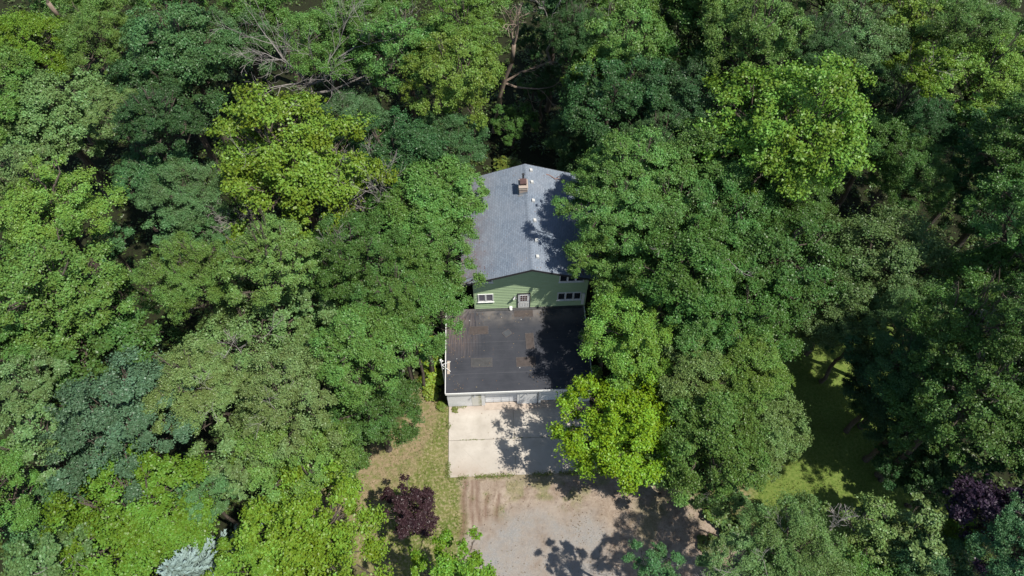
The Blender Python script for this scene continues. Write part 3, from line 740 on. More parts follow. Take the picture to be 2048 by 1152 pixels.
PAL = {'G': (0.122,0.226,0.049), 'G2': (0.082,0.166,0.034), 'Y1': (0.159,0.263,0.042), 'Y2': (0.136,0.245,0.023), 'Y3': (0.157,0.256,0.024),  # G2 also darkens some right-hand trees, painting in the shade of their backlit side
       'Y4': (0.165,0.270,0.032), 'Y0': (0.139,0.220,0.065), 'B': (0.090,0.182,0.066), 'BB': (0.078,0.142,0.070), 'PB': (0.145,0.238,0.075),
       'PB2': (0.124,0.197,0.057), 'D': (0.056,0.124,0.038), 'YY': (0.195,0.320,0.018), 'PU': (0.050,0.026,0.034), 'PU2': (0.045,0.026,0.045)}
TREES = [
(-39.2,52.2,3.49,14.8,'oak','Y2','light green tree in the top left corner beside a bare grey trunk'),
(-33.2,53.1,3.51,15.2,'fine','G','soft green tree at the top edge right of the leaning grey trunk'),
(-26.0,51.6,4.43,16.5,'oak','B','wide blue-green tree at the top edge left of the dead grey tree'),
(-26.6,48.5,4.23,14.4,'oak','D','dark blue-green lobed tree between the pale oak and the lime tree'),
(-35.4,44.9,4.91,14.0,'oak','PB','big pale grey-green oak below the top left corner'),
(-29.1,42.8,2.25,14.5,'fine','PB','pale grey-green round tree wedged between the pale oak and a dark tree'),
(-24.5,39.8,2.82,16.9,'oak','D','dark green tree directly left of the top of the lime tree'),
(-33.3,35.4,2.36,16.4,'oak','PB','pale grey-green tree cut by the left edge under the big pale oak'),
(-29.9,31.9,3.72,17.2,'oak','Y1','yellowish green tree near the left edge above the dark gap'),
(-26.3,38.6,2.79,12.7,'oak','B','dull blue-green tree above the dark opening in the left forest'),
(-22.0,35.3,3.11,14.2,'fine','B','blue-green tree touching the lower left side of the lime tree'),
(-23.0,32.8,2.12,12.0,'oak','B','small blue-green tree below the blue-green one beside the lime tree'),
(-14.5,36.3,5.66,18.0,'airy','Y3','large lime-green tree with bare grey twigs at its edges'),
(-13.7,51.1,3.87,15.5,'fine','G','leafy green tree seen through the dead grey branches at the top'),
(-21.7,54.4,3.23,13.2,'oak','B','blue-green tree just left of the dead grey branches at the top'),
(-10.4,51.7,3.04,16.0,'oak','G','mid green tree behind the dead branches at the top edge'),
(-6.8,48.9,3.37,16.0,'maple','G','bright green tree at the top right of the dead grey branches'),
(-2.6,44.4,3.78,17.0,'oak','Y1','tall fresh green tree on the left side of the dark gap behind the house'),
(-1.7,50.0,3.11,17.0,'oak','Y1','fresh green tree at the top edge left of the forest gap'),
(-7.5,38.2,3.81,15.0,'oak','D','dark green tree right of the lime tree'),
(-11.6,43.7,2.76,12.7,'fine','B','dark green tree under the dead branches next to the lime tree'),
(-3.4,40.3,2.80,13.0,'fine','B','blue-green tree at the far left corner of the shingle roof'),
(-4.9,34.3,3.89,14.0,'oak','G','green tree between the lime tree and the roof'),
(-2.6,35.7,2.32,12.0,'oak','G','green tree leaning over the left edge of the shingle roof'),
(-14.4,27.0,2.76,17.0,'maple','G','rounded green tree directly below the lime tree'),
(-9.3,27.9,2.94,15.5,'oak','G2','deep green tree below the bare grey twigs right of the lime tree'),
(-4.4,29.5,3.14,13.0,'oak','G','green tree overhanging the left roof slope near its front corner'),
(-20.1,32.6,1.94,12.0,'fine','B','small grey-green tree under the bare twigs at the foot of the lime tree'),
(-28.5,26.1,3.84,16.4,'maple','G','mid green tree at the left edge halfway down'),
(-19.4,26.5,2.77,16.4,'fine','G','soft green tree left of the rounded one below the lime tree'),
(-29.3,33.7,1.65,10.0,'oak','B','small blue-green tree at the rim of the dark opening'),
(-11.6,27.3,2.46,12.6,'oak','PB','grey-green tree below the deep green one right of the bare twigs'),
(-27.9,24.9,4.86,13.1,'layer','G2','wide tree with layered green boughs above the blue-green tree'),
(-28.5,20.1,2.03,14.6,'oak','PB','pale green tree at the left edge below the layered boughs'),
(-21.8,16.8,3.57,16.1,'oak','BB','distinct blue-grey-green tree in the lower left'),
(-26.2,15.5,2.28,15.6,'oak','PB','grey-green tree at the left edge beside the blue-grey one'),
(-17.7,18.9,2.69,15.7,'oak','Y0','pale green tree with dead twigs right of the blue-grey tree'),
(-16.3,23.9,4.17,13.1,'oak','Y0','large pale green tree in the middle of the left forest'),
(-12.7,18.3,3.19,14.5,'oak','Y0','pale green tree above the lower left meadow trees'),
(-8.8,21.7,3.16,14.8,'oak','G','green tree left of the garage with a deep shaded side'),
(-8.5,19.6,3.18,10.5,'oak','G2','dark green tree overhanging the dry grass left of the slab'),
(-12.4,15.3,3.22,13.0,'oak','G','broad green tree at the left end of the dry grass'),
(-10.4,16.6,2.15,10.0,'oak','G2','dark green tree reaching over the lower end of the dry grass'),
(-15.7,15.8,2.46,12.5,'oak','PB','grey-green tree above the lime-coloured layered tree'),
(-17.3,13.2,1.68,12.0,'fine','B','small blue-green tree between the two lime trees at the bottom'),
(-20.9,12.3,3.78,14.0,'layer','Y2','wide lime-green tree with layered boughs at the lower left'),
(-26.4,12.0,2.32,12.5,'oak','B','blue-green tree near the lower left corner'),
(-11.2,10.2,4.06,13.0,'maple','Y2','big bright lime tree at the bottom left of the purple tree'),
(-23.6,9.3,2.43,13.9,'maple','Y0','olive green tree in the bottom left corner'),
(-3.0,8.4,2.44,11.0,'maple','Y2','bright green tree at the bottom edge below the purple tree'),
(-14.1,8.8,2.08,13.0,'maple','Y2','lime-green tree right of the pale spruce'),
(-6.3,13.7,1.98,6.0,'maple','PU','dark purple-leaved tree on the grass left of the tyre tracks'),
(-5.2,25.4,2.92,13.0,'oak','G','green tree beside the left end of the green siding wall'),
(-5.8,24.6,1.77,10.0,'oak','G','green tree beside the left edge of the black flat roof'),
(-6.9,25.2,2.54,14.0,'oak','G2','deep green tree behind the one beside the siding wall'),
(2.2,50.3,2.05,5.0,'fine','G2','small leafy understory tree in the dark gap behind the house'),
(11.1,50.3,4.23,16.0,'oak','G','mid green tree at the top edge right of the forest gap'),
(7.3,50.0,2.53,16.0,'fine','D','dark green tree at the top edge above the bare pale trunk'),
(8.5,47.9,2.26,12.5,'maple','Y1','yellow-green tree on the right side of the forest gap'),
(10.9,44.1,4.26,15.0,'oak','D','dark green tree right of the yellow-green one by the gap'),
(8.1,45.4,2.81,8.0,'oak','D','dark shaded tree behind the back corner of the roof'),
(18.5,52.4,5.16,14.1,'oak','G2','green rounded tree at the top edge above the dark green row'),
(15.5,43.4,3.81,15.0,'oak','D','dark green tree between the gap trees and the light lime maple'),
(21.2,45.8,3.67,19.0,'oak','G','tall mid green tree at the top edge left of the dark crowns'),
(25.7,45.6,2.79,17.7,'fine','D','dark narrow-crowned tree at the top edge above the lime maple'),
(30.8,48.9,3.29,16.2,'oak','PB','greyish oak at the top edge right of the dark crowns'),
(36.6,50.7,3.64,15.1,'maple','Y1','olive green tree at the top edge near the right corner'),
(38.6,47.1,3.60,17.9,'fine','G','feathery green tree in the top right corner'),
(21.9,37.0,5.59,19.8,'airy','Y4','large light lime-yellow maple in the upper right forest'),
(32.2,44.6,2.94,13.5,'oak','D','dark grey-green tree right of the light lime maple'),
(32.2,41.4,2.09,17.8,'maple','Y2','bright green small-crowned tree in the upper right'),
(38.7,42.9,3.31,16.6,'maple','Y1','green tree at the right edge below the top corner'),
(34.8,40.8,2.61,14.0,'fine','D','shaded blue-green tree below the bright small-crowned one'),
(38.6,37.5,3.43,14.6,'oak','D','dark green tree against the right edge in the upper part'),
(16.8,36.7,3.85,15.5,'oak','G2','green tree just left of the lower part of the light lime maple'),
(13.3,39.1,2.75,14.0,'oak','D','dark green tree behind the large crown beside the roof'),
(10.0,34.2,3.59,16.0,'oak','G','tall green tree at the back right corner of the roof'),
(8.3,31.8,3.41,15.4,'oak','G','green tree shading the right slope of the shingle roof'),
(13.1,32.0,3.76,15.0,'oak','G2','large green tree second from the roof on the right'),
(17.4,31.9,3.40,14.7,'oak','G2','green tree under the left foot of the light lime maple'),
(23.1,35.0,2.71,12.5,'fine','G2','dull green tree at the foot of the light lime maple'),
(31.1,40.1,3.63,12.4,'oak','G2','green tree right of the light lime maple in half shade'),
(32.8,36.0,3.05,13.0,'fine','G2','dark fine-leaved tree above the broad feathery one'),
(19.9,29.0,4.28,14.1,'oak','G2','broad green tree in the middle of the right forest'),
(13.4,26.4,3.50,15.4,'oak','G2','green tree in the centre of the right forest right of the siding wall'),
(10.2,27.8,3.49,11.5,'oak','G','green tree covering the right end of the siding wall'),
(28.5,28.9,4.77,12.9,'fine','PB2','broad feathery grey-green tree in the right forest'),
(25.1,26.3,3.54,10.0,'fine','PB2','feathery grey-green tree hanging over the shaded lawn'),
(28.5,23.8,2.71,12.0,'fine','PB2','shaded grey-green tree right of the lawn opening'),
(37.5,32.8,3.00,11.9,'oak','D','dark tree at the right edge beside the feathery ones'),
(33.4,25.2,2.81,14.6,'maple','G2','mostly shaded tree at the right edge halfway down'),
(9.5,23.6,3.41,12.0,'oak','Y1','fresh green tree right of the black flat roof'),
(13.9,23.7,2.87,12.0,'oak','G','green tree between the fresh green one and the shaded lawn'),
(17.2,24.3,3.39,13.0,'oak','G2','green tree left of the feathery tree over the lawn'),
(16.5,20.5,2.59,12.0,'oak','Y1','light green tree on the edge of the shaded lawn'),
(13.2,20.4,2.99,11.0,'oak','PB','pale thin-leaved tree right of the yellow tree'),
(8.0,24.9,1.97,6.5,'oak','G','small green tree between the flat roof and the yellow tree'),
(8.1,17.8,3.99,10.3,'maple','YY','bright yellow-green maple beside the concrete slab'),
(13.5,16.8,3.55,11.0,'oak','G','large spreading green tree right of the yellow maple'),
(17.6,17.1,2.74,9.0,'oak','PB','grey-green tree at the left rim of the shaded lawn'),
(11.5,15.3,2.17,8.0,'oak','G','grey-green tree right of the base of the yellow maple'),
(14.5,14.3,2.08,7.0,'fine','Y0','low light green tree between the gravel yard and the sunny lawn'),
(16.1,8.7,2.94,13.0,'fine','Y0','pale green tree with dead twigs at the bottom right of the yard'),
(21.7,10.2,2.21,9.5,'maple','Y0','light green tree at the bottom right below the sunny lawn'),
(24.4,9.8,2.27,10.0,'maple','Y0','light green tree between two others at the bottom right'),
(26.8,9.8,1.66,10.0,'maple','Y2','bright green narrow tree left of the purple crown'),
(25.3,7.9,2.82,10.0,'fine','B','blue-green tree at the bottom edge near the right corner'),
(12.7,8.0,1.74,12.0,'fine','Y0','thin pale tree at the bottom edge right of the yard'),
(8.4,8.4,1.49,11.0,'oak','B','small round blue-green treetop at the bottom edge of the gravel yard'),
(28.2,10.1,2.40,12.0,'maple','PU2','dark purple-leaved tree near the lower right corner'),
(27.8,20.0,2.66,17.2,'maple','G2','maple with green sunlit tips over a dark interior at the right'),
(27.8,16.1,3.15,16.9,'maple','G2','large half-shaded maple at the right edge beside the lawn'),
(27.3,17.3,2.92,12.5,'maple','G2','dark maple with a few lit sprays right of the shaded lawn'),
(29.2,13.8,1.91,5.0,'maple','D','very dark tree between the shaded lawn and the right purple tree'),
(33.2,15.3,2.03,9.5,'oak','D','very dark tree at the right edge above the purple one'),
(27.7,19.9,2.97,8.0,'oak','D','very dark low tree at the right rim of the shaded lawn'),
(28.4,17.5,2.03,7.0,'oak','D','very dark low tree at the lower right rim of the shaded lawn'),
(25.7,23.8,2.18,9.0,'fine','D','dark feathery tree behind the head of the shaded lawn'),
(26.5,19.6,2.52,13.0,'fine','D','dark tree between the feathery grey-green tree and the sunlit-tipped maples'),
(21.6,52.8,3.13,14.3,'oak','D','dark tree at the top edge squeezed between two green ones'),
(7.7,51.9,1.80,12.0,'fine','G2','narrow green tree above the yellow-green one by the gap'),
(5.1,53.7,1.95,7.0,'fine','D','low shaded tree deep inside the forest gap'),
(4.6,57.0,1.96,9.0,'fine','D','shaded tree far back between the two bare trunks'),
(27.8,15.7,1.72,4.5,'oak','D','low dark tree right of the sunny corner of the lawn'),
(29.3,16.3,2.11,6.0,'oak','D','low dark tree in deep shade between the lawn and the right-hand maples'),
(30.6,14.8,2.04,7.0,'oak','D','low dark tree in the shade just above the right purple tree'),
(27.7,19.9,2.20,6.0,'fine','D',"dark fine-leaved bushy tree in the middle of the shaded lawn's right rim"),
(16.9,16.4,1.93,6.0,'fine','Y0','small pale green tree at the left corner of the sunny lawn'),
(8.5,30.0,2.98,12.2,'oak','G','green tree hiding the right eave of the shingle roof near its front corner'),
]
HIDDEN = [  # unseen trees beyond the view; the right-hand ones placed for the shade they cast
(29.6,18.3,3.09,21.3,'oak','G2','dark green tree standing outside the right edge level with the siding wall'),
(31.7,16.9,3.45,17.6,'oak','G2','dark green tree standing outside the right edge level with the flat roof'),
(34.6,26.4,3.60,19.6,'oak','G2','dark green tree standing outside the right edge level with the shingle roof'),
(33.6,12.9,2.98,12.6,'oak','G2','dark green tree standing outside the right edge level with the sunny lawn'),
(38.1,33.6,3.94,19.6,'oak','G2','dark green tree standing outside the right edge in the upper part'),
(48.1,47.9,4.95,15.0,'oak','G2','dark green tree standing outside the top right corner'),
(29.0,8.2,2.72,14.3,'oak','B','blue-green tree standing outside the bottom right corner'),
(21.3,6.5,3.27,9.0,'oak','G','green tree standing just below the bottom edge on the right'),
(17.2,6.0,2.64,9.0,'oak','G','green tree just below the bottom edge right of the gravel yard'),
(-40.1,44.8,4.09,17.1,'oak','G','green tree standing outside the left edge near the top'),
(-37.2,33.0,3.72,15.2,'oak','G','green tree standing outside the left edge in the middle'),
(-32.7,21.7,3.25,15.3,'oak','G','green tree standing outside the left edge in the lower half'),
(-28.3,12.8,2.84,15.9,'oak','G','green tree standing outside the bottom left corner'),
(-39.6,62.0,4.02,15.2,'oak','G','green tree beyond the top edge at the far left'),
(-30.7,62.0,4.27,15.0,'oak','G','green tree beyond the top edge above the wide blue-green one'),
(-20.2,60.3,4.18,15.8,'oak','G','green tree beyond the top edge behind the dead tree'),
(-9.1,57.8,4.04,17.0,'oak','G','green tree beyond the top edge left of the forest gap'),
(-1.0,56.3,3.44,17.0,'oak','G','green tree beyond the top edge just left of the forest gap'),
(6.0,55.5,3.66,17.0,'oak','D','dark tree beyond the top edge closing the forest gap'),
(12.7,57.0,4.20,17.0,'oak','G','green tree beyond the top edge right of the forest gap'),
(20.3,54.9,4.29,18.2,'oak','G','green tree beyond the top edge above the rounded tree'),
(30.6,55.6,4.38,17.5,'oak','G','green tree beyond the top edge above the greyish oak'),
(42.0,58.0,4.60,15.8,'oak','G','green tree beyond the top edge near the right corner'),
]
rr = random.Random(3)
def plant(x, y, R, h, style, colk, label, group, cat='tree', name=None):
    key = style+'_small' if R < 2.5 else style
    R0, cm, tm = PROTO[key][0] if colk == 'YY' else rr.choice(PROTO[key])
    sc = R/R0
    hz = sc*R0*0.85
    zc = max(h-hz, hz*0.55)
    root = empty(name or {'oak': 'broadleaf_tree', 'maple': 'maple_tree', 'fine': 'feathery_tree', 'layer': 'layered_tree', 'airy': 'maple_tree'}[style], (x, y, 0), rr.uniform(0, 6.28))
    tag(root, label, cat, group)
    cr = bpy.data.objects.new('crown', cm); COL.objects.link(cr); cr.parent = root
    cr.location = (0, 0, zc); cr.scale = (sc*rr.uniform(0.93, 1.07), sc*rr.uniform(0.93, 1.07), sc*rr.uniform(0.92, 1.1))
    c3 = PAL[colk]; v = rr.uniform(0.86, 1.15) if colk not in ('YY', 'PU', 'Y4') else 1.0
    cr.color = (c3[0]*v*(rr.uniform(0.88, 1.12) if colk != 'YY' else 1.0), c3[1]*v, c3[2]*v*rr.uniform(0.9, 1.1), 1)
    tr = bpy.data.objects.new('trunk', tm); COL.objects.link(tr); tr.parent = root
    tr.scale = (sc, sc, zc/10.0)
    return root, zc
KINDG = {'airy': 'broad-leaved maples of the forest', 'oak': 'round-crowned broadleaf trees of the forest', 'maple': 'broad-leaved maples of the forest', 'fine': 'fine-leaved feathery trees of the forest', 'layer': 'trees with layered boughs'}
for (x, y, R, h, style, colk, label) in TREES:
    root, zc = plant(x, y, R, h, style, colk, label, KINDG[style])
    if colk == 'Y0' or 'twigs' in label or rr.random() < 0.06:
        for _ in range(2):
            a = rr.uniform(0, 6.28); q = rr.uniform(0.25, 0.8)*R
            t = bpy.data.objects.new('dead_branch', rr.choice(TWIGS)); COL.objects.link(t); t.parent = root
            t.location = (q*math.cos(a), q*math.sin(a), zc+0.62*math.sqrt(max(0, R*R-q*q))-0.3)
            t.rotation_euler = (0, 0, rr.uniform(0, 6.28)); sc = rr.uniform(0.45, 0.8); t.scale = (sc, sc, sc)
for (x, y, R, h, style, colk, label) in HIDDEN:
    plant(x, y, R, h, style, colk, label, KINDG[style])

# ------------------------------------------------------------------ dead trees and bare trunks
def dead_tree(name, label, base, hub, limbs, mat, r0, depth, seed, rmin=0.016, group=None):
    rs = np.random.RandomState(seed)
    root = empty(name, base); tag(root, label, 'dead tree', group)
    b = MB(); hub = np.array(hub, float)-np.array(base, float)
    wiggle(b, rs, (0, 0, -0.4), hub, r0, r0*0.62, 6, 8, 0.02)
    b.build('trunk', mat, root, smooth=True)
    for (tx, ty, tz, f) in limbs:
        b = MB()
        e = np.array([tx, ty, tz-0.7])-np.array(base, float); d = e-hub; L_ = np.linalg.norm(d)
        grow(b, rs, hub*f, e-hub*f, L_*0.62, r0*0.42, depth, 0.55, 0.03, rmin)
        b.build('limb', mat, root)
    return root
dead_tree('dead_tree', 'big dead tree with sprawling grey branches above the lime tree', (-14.5,49.0,0), (-15.6,49.2,9.6),
    [(-19.5,51.5,15.6,1),(-13.0,50.0,16.2,1),(-10.8,46.5,15.6,1),(-7.0,47.8,15.2,1),(-8.0,44.2,14.6,.9),(-12.8,45.2,14.8,.95),(-17.0,46.5,14.8,1)], M['deadbark'], 0.26, 3, 5, 0.011)
dead_tree('dead_tree', 'bare grey tree sprawling right of the foot of the lime tree', (-9.0,35.4,0), (-9.2,35.0,9.0),
    [(-11.6,35.0,14.0,1),(-7.6,34.0,14.0,1),(-7.0,33.0,13.2,1),(-9.6,33.2,13.6,1),(-11.0,33.0,12.8,.95),(-8.4,35.4,14.4,1)], M['deadbark'], 0.18, 3, 9, 0.011)
dead_tree('dead_tree', 'bare grey tree showing left of the foot of the lime tree', (-18.0,34.6,0), (-18.2,34.2,9.6),
    [(-19.8,34.4,12.8,1),(-18.6,33.2,12.8,1),(-17.2,33.4,12.6,1),(-19.4,32.6,12.0,1)], M['deadbark'], 0.15, 3, 12, 0.011)
dead_tree('bare_tree', 'leaning reddish bare trunk with broken limbs in the forest gap', (0.35,52.6,0), (2.3,50.8,12.0),
    [(3.3,51.0,15.8,1),(2.6,51.2,16.8,1),(1.6,50.6,15.4,1),(3.1,51.4,8.6,.62),(3.0,50.6,7.6,.60)], M['palebark'], 0.27, 2, 15, 0.022)
dead_tree('bare_tree', 'slim grey bare trunk standing right of the leaning one in the forest gap', (6.2,57.0,0), (5.4,52.2,13.0),
    [(5.6,51.4,16.0,1),(4.6,51.6,15.6,1),(6.0,51.8,15.4,.9)], M['deadbark'], 0.17, 2, 18, 0.02)
dead_tree('bare_tree', 'grey bare trunk leaning at the top left beside the light green tree', (-41.0,59.5,0), (-37.8,56.0,13.6),
    [(-36.6,55.6,17.5,1)], M['palebark'], 0.30, 1, 21, 0.03)
dead_tree('dead_tree', 'dead tree with pale twigs among the pale trees at the bottom right', (18.6,10.2,0), (18.6,9.9,10.4),
    [(17.6,9.6,12.6,1),(19.3,10.0,12.9,1)], M['deadbark'], 0.10, 2, 24, 0.012)
dead_tree('bare_sapling', 'thin bare sapling at the right rim of the gravel yard', (10.6,9.6,0), (10.8,9.4,5.5),
    [(10.4,9.3,7.6,1),(11.2,9.2,7.6,1),(10.9,9.8,7.8,1)], M['deadbark'], 0.06, 2, 27, 0.012)

# ------------------------------------------------------------------ pale spruce
rs = np.random.RandomState(77)
sp = empty('spruce_tree', (-16.9, 8.5, 0)); tag(sp, 'pale blue-white spruce poking up at the bottom edge', 'spruce')
b = MB(); b.tube((0,0,-0.3), (0,0,14.6), 0.22, 0.02, 8); b.build('trunk', M['bark'], sp)
P, TT = [], []
T_ = []
for i in range(34):
    z = 3.0+11.6*(i/34.0)**0.9; rad = (14.9-z)*0.42+0.10; nb = 7 if z < 12.6 else 5
    for j in range(nb):
        a = 2*math.pi*j/nb+i*0.7+rs.rand()*0.3; L_ = rad*(0.85+0.3*rs.rand())
        npts = max(4, int(L_*34)); t = rs.rand(npts)**0.8
        side = (rs.rand(npts)-0.5)*0.34*L_*(1-t)*1.6
        x = np.cos(a)*L_*t-np.sin(a)*side; y = np.sin(a)*L_*t+np.cos(a)*side
        zz = z+0.10*L_-t*0.16*L_+0.18*t*t*L_+rs.normal(size=npts)*0.03
        P.append(np.stack([x, y, zz], -1)); dv = np.tile([math.cos(a), math.sin(a), 0.1], (npts, 1))+np.stack([-np.sin(a)*np.sign(side)*0.7, np.cos(a)*np.sign(side)*0.7, side*0], -1)
        T_.append(dv); TT.append(t)
P = np.concatenate(P); TT = np.concatenate(TT); T_ = np.concatenate(T_); T_ += rs.normal(size=T_.shape)*0.18; T_ /= np.linalg.norm(T_, axis=1)[:, None]
up_ = np.tile([0, 0, 1.0], (len(P), 1))+rs.normal(size=P.shape)*0.4; B_ = np.cross(T_, up_); B_ /= np.linalg.norm(B_, axis=1)[:, None]
Ls = (0.17+0.12*rs.rand(len(P)))[:, None]
V = np.stack([P-T_*Ls*0.5, P+B_*0.035, P+T_*Ls*0.6, P-B_*0.035], 1).reshape(-1, 3)
me = mesh_np('needles', V, np.arange(len(V)).reshape(-1, 4), M['needle'], {'leafv': ('FACE', np.clip(TT*0.9-0.25+0.3*rs.rand(len(P)), -0.4, 1))})
o = bpy.data.objects.new('foliage', me); COL.objects.link(o); o.parent = sp; o.color = (0.22,0.30,0.265,1)

# ------------------------------------------------------------------ shrubs and vines beside the garage and house
def shrub_mesh(seed, R, n, ls):
    rs = np.random.RandomState(seed); Ps = []; Ns = []
    for _ in range(n):
        d = rdirs(rs, 1)[0]; d[2] = abs(d[2]); c_ = d*R*(0.55+0.45*rs.rand())
        off = rdirs(rs, 34)*R*0.26*rs.rand(34, 1)**0.5
        Ps.append(c_+off); Ns.append(np.tile(d*0.6+np.array([0, 0, 0.6]), (34, 1)))
    P = np.concatenate(Ps); V, F = leaves(rs, P, np.concatenate(Ns), ls, 0.7, 0.5)
    return mesh_np('foliage', V, F, M['leaf'], {'leafv': ('FACE', rs.rand(len(P)))})
SH = [shrub_mesh(i, 0.8, 44, 0.17) for i in (1, 2, 3)]
def shrub(x, y, s_, colr, label, group, sz=1.0):
    r_ = empty('shrub', (x, y, 0), rr.uniform(0, 6.28)); tag(r_, label, 'shrub', group)
    b = MB(); rs2 = np.random.RandomState(int(abs(x*100+y)) % 9999)
    for _ in range(5):
        d = rdirs(rs2, 1)[0]*0.45*s_; wiggle(b, rs2, (0, 0, -0.05), (d[0], d[1], 0.7*s_*sz), 0.02, 0.008, 3, 4, 0.06)
    b.build('stem', M['bark'], r_)
    o = bpy.data.objects.new('foliage', rr.choice(SH)); COL.objects.link(o); o.parent = r_; o.scale = (s_, s_, s_*sz); o.color = (*colr, 1); o.location = (0, 0, 0.05)
YG = (0.22,0.30,0.03)
shrub(-5.55, 27.9, 1.3, YG, 'yellow-green shrub beside the back of the black roof, under the overhanging tree', 'shrubs along the garage wall', 1.3)
shrub(-5.35, 26.6, 1.3, YG, 'yellow-green shrub just above the white mast beside the black roof', 'shrubs along the garage wall', 1.4)
shrub(-5.35, 25.3, 1.25, (0.21,0.29,0.03), 'yellow-green shrub level with the white mast', 'shrubs along the garage wall', 1.2)
shrub(-5.3, 24.1, 0.95, (0.21,0.27,0.04), 'low yellow-green shrub below the white mast', 'shrubs along the garage wall', 0.8)
shrub(-4.55, 22.9, 0.55, (0.14,0.19,0.03), 'low weed bush at the front left corner of the garage', 'shrubs along the garage wall', 0.6)
shrub(-3.5, 22.55, 0.36, (0.15,0.17,0.04), 'small weed growing at the foot of the white garage panel', 'shrubs along the garage wall', 0.5)
shrub(0.0, 43.6, 2.2, (0.36,0.34,0.03), 'yellowish shrub glowing behind the far roof peak', 'shrubs behind the house', 0.7)
shrub(-1.6, 42.6, 2.0, (0.34,0.31,0.04), 'yellowish shrub by the far left roof corner', 'shrubs behind the house', 0.7)
shrub(1.4, 47.2, 2.0, (0.13,0.17,0.03), 'greenish shrub in the mouth of the forest gap', 'shrubs behind the house', 0.7)
shrub(15.2, 13.8, 1.3, (0.12,0.19,0.04), 'low green bush between the dirt yard and the sunny lawn', 'bushes round the yard', 0.8)
shrub(16.4, 12.3, 1.5, (0.10,0.16,0.045), 'olive bush at the lower right rim of the dirt yard', 'bushes round the yard', 0.8)
shrub(14.3, 11.6, 1.0, (0.10,0.14,0.04), 'small olive bush in the shade at the right of the yard', 'bushes round the yard', 0.6)

# fallen branch on the shingles
fb = empty('fallen_branch', (5.2, 38.7, roofz(5.2)+0.04), 0.3); tag(fb, 'reddish fallen branch lying on the far right roof slope', 'branch')
rs = np.random.RandomState(6); b = MB(); wiggle(b, rs, (-0.7,0.5,0.24), (0.75,-0.55,-0.20), 0.035, 0.012, 5, 5, 0.03)
wiggle(b, rs, (0,0,0.02), (0.5,0.25,-0.1), 0.02, 0.01, 3, 4, 0.05); wiggle(b, rs, (-0.3,0.2,0.12), (-0.1,-0.35,0.06), 0.02, 0.01, 3, 4, 0.05)
M['redbark'] = bark('redbark', (0.24,0.12,0.09), (0.36,0.2,0.15)); b.build('limb', M['redbark'], fb)

# ------------------------------------------------------------------ undergrowth of the forest floor and grass tufts
rs = np.random.RandomState(101)
n = 9000
ux = rs.uniform(-58, 62, n); uy = rs.uniform(3, 88, n)
keep = (sdf(ux, uy, OPEN) < -0.6) & (sdf(ux, uy, LAWN) < -0.5) & ~((ux > -5.2) & (ux < 8.6) & (uy > 16) & (uy < 41)) & (fbm(ux, uy, 5.0, 61) > 0.30)
ux, uy = ux[keep], uy[keep]
Ps, Ns = [], []
for x, y in zip(ux, uy):
    R_ = rs.uniform(0.35, 1.0); m_ = 26
    d = rdirs(rs, m_); d[:, 2] = np.abs(d[:, 2])
    Ps.append(np.array([x, y, 0.05])+d*R_*(0.4+0.6*rs.rand(m_, 1))*np.array([1, 1, 0.8])); Ns.append(d*0.4+np.array([0, 0, 0.8]))
P = np.concatenate(Ps); V, F = leaves(rs, P, np.concatenate(Ns), 0.24, 0.6, 0.5)
me = mesh_np('undergrowth', V, F, M['leaf'], {'leafv': ('FACE', rs.rand(len(P)))})
o = bpy.data.objects.new('undergrowth', me); COL.objects.link(o); o.color = (0.075,0.115,0.025,1)
tag(o, 'low leafy undergrowth on the forest floor', 'undergrowth', kind='stuff')

n = 60000
ux = rs.uniform(-16, 30, n); uy = rs.uniform(7, 30, n)
gg = np.maximum(np.maximum(sstep(sdf(ux, uy, GRASS), -0.6, 0.4), sstep(sdf(ux, uy, LAWN), -0.4, 0.5)), 0.45*sstep(sdf(ux, uy, DRY), -0.3, 0.4))
gg = np.maximum(gg, 0.5*sstep(fbm(ux, uy, 1.1, 21), 0.52, 0.64)*sstep(uy, 13.6, 15.4)*(1-sstep(uy, 16.9, 17.1))*(ux < 8))
gg = gg*sstep(fbm(ux, uy, 0.8, 71), 0.25, 0.6)*~((ux > -4.05) & (ux < 7.1) & (uy > 17.15))
kp = rs.rand(n) < gg; ux, uy = ux[kp], uy[kp]; n = len(ux)
P = np.stack([ux, uy, np.full(n, 0.02)], -1)
ang = rs.uniform(0, 6.28, n); hgt = rs.uniform(0.05, 0.14, n); ln = rs.normal(size=(n, 2))*0.05
sd = np.stack([np.cos(ang), np.sin(ang), np.zeros(n)], -1)*0.022
top = P+np.stack([ln[:, 0], ln[:, 1], hgt], -1)
V = np.stack([P-sd, P+sd, top+sd*0.3, top-sd*0.3], 1).reshape(-1, 3)
me = mesh_np('grass', V, np.arange(len(V)).reshape(-1, 4), M['leaf'], {'leafv': ('FACE', rs.rand(n))})
o = bpy.data.objects.new('grass', me); COL.objects.link(o); o.color = (0.16,0.20,0.04,1)
tag(o, 'short grass and weeds in the clearings', 'grass', kind='stuff')

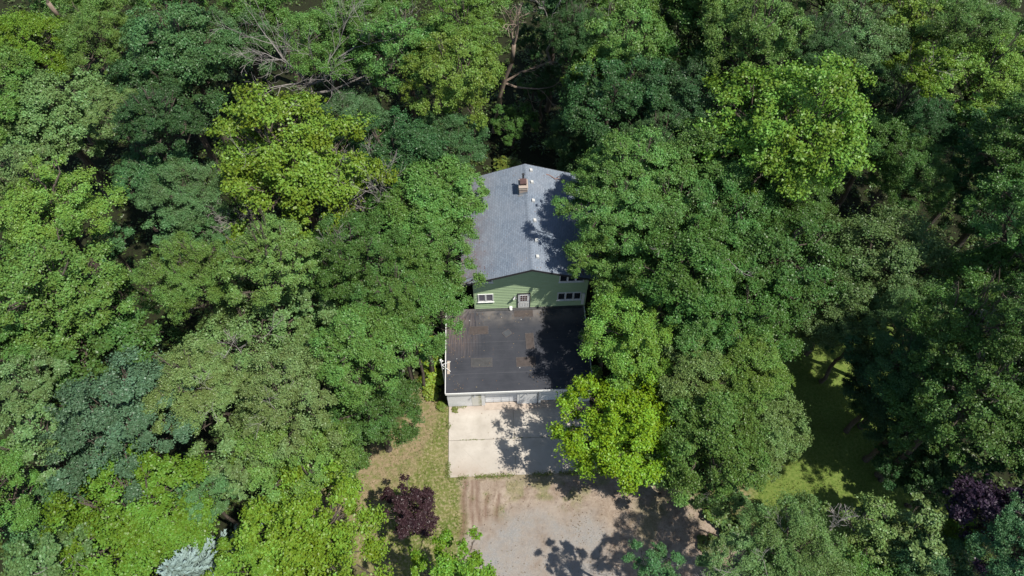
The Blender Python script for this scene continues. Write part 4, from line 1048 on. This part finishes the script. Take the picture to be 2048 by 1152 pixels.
# weeds creeping over the slab edges and along its joint
rs = np.random.RandomState(404)
segs = [((-4.0,17.2),(-4.0,22.8),0.10,1400),((-4.0,17.2),(7.0,17.2),0.10,1800),((-4.0,20.06),(7.0,20.06),0.03,160),((-4.0,22.8),(-1.3,22.8),0.07,260)]
P = []
for a, e, wd, n in segs:
    tt = rs.rand(n); a = np.array(a); e = np.array(e); x = a[0]+(e[0]-a[0])*tt; y = a[1]+(e[1]-a[1])*tt
    kp = vnoise(x*1.0, y*1.0, 0.7, 55) > 0.45
    x = x[kp]+rs.normal(size=kp.sum())*wd; y = y[kp]+rs.normal(size=kp.sum())*wd
    P.append(np.stack([x, y, np.full(len(x), 0.075)], -1))
P = np.concatenate(P)
V, F = leaves(rs, P, np.tile([0, 0, 1.0], (len(P), 1)), 0.11, 0.4, 0.9)
me = mesh_np('weeds', V, F, M['leaf'], {'leafv': ('FACE', rs.rand(len(P)))})
o = bpy.data.objects.new('weeds', me); COL.objects.link(o); o.color = (0.17,0.20,0.05,1)
tag(o, 'weeds creeping over the edges of the concrete slab', 'weeds', kind='stuff')

# fallen leaves and twigs: yard, slab, dry ground and both roofs
def litter(name, n, x0, x1, y0, y1, zf, dens, size, colr, label, seed):
    rs = np.random.RandomState(seed); x = rs.uniform(x0, x1, n); y = rs.uniform(y0, y1, n)
    kp = rs.rand(n) < dens(x, y); x, y = x[kp], y[kp]
    P = np.stack([x, y, zf(x, y)], -1)
    V, F = leaves(rs, P, np.tile([0, 0, 1.0], (len(P), 1)), size, 0.55, 0.25)
    me = mesh_np(name, V, F, M['litter'], {'leafv': ('FACE', rs.rand(len(P)))})
    o = bpy.data.objects.new(name, me); COL.objects.link(o); o.color = (*colr, 1); tag(o, label, 'leaf litter', kind='stuff')
M['litter'] = leaf_mat('litter', 0.05, 0.8, 0.1)
litter('leaf_litter', 9000, -14, 18, 9, 22.6, lambda x, y: np.where((x > -4) & (x < 7.05) & (y > 17.2), 0.075, 0.03)+0*x,
       lambda x, y: np.clip((fbm(x, y, 2.0, 81)-0.35)*2.2, 0, 1)*np.where((x > -4) & (x < 7.05) & (y > 17.2), 0.12, 0.8), 0.085, (0.17,0.12,0.07), 'fallen leaves and bits scattered over the yard and slab', 91)
litter('leaf_litter', 2600, GL+0.1, GR-0.1, GF_+0.2, GB-0.4, lambda x, y: DECK+0.035+0*x,
       lambda x, y: np.clip(0.08+0.5*sstep(y, 28.3, 29.9)+0.55*sstep(-x, 1.5, 3.8)+0.4*sstep(x, 4.5, 7.0), 0, 1)*np.clip((fbm(x, y, 0.9, 83)-0.40)*4, 0, 1), 0.085, (0.20,0.14,0.09), 'fallen leaves lying on the black flat roof', 92)
litter('leaf_litter', 3000, EL+0.05, ER-0.05, RF+0.1, RB-0.1, lambda x, y: RIDZ-np.abs(x-RIDX)*SL+0.03,
       lambda x, y: np.clip(0.02+0.8*sstep(-x, -0.6, 2.2)+0.5*sstep(x, 5.5, 7.8), 0, 1)*np.clip((fbm(x, y, 1.1, 85)-0.42)*4, 0, 1), 0.085, (0.19,0.10,0.07), 'brown fallen leaves on the eaves of the shingle roof', 93)
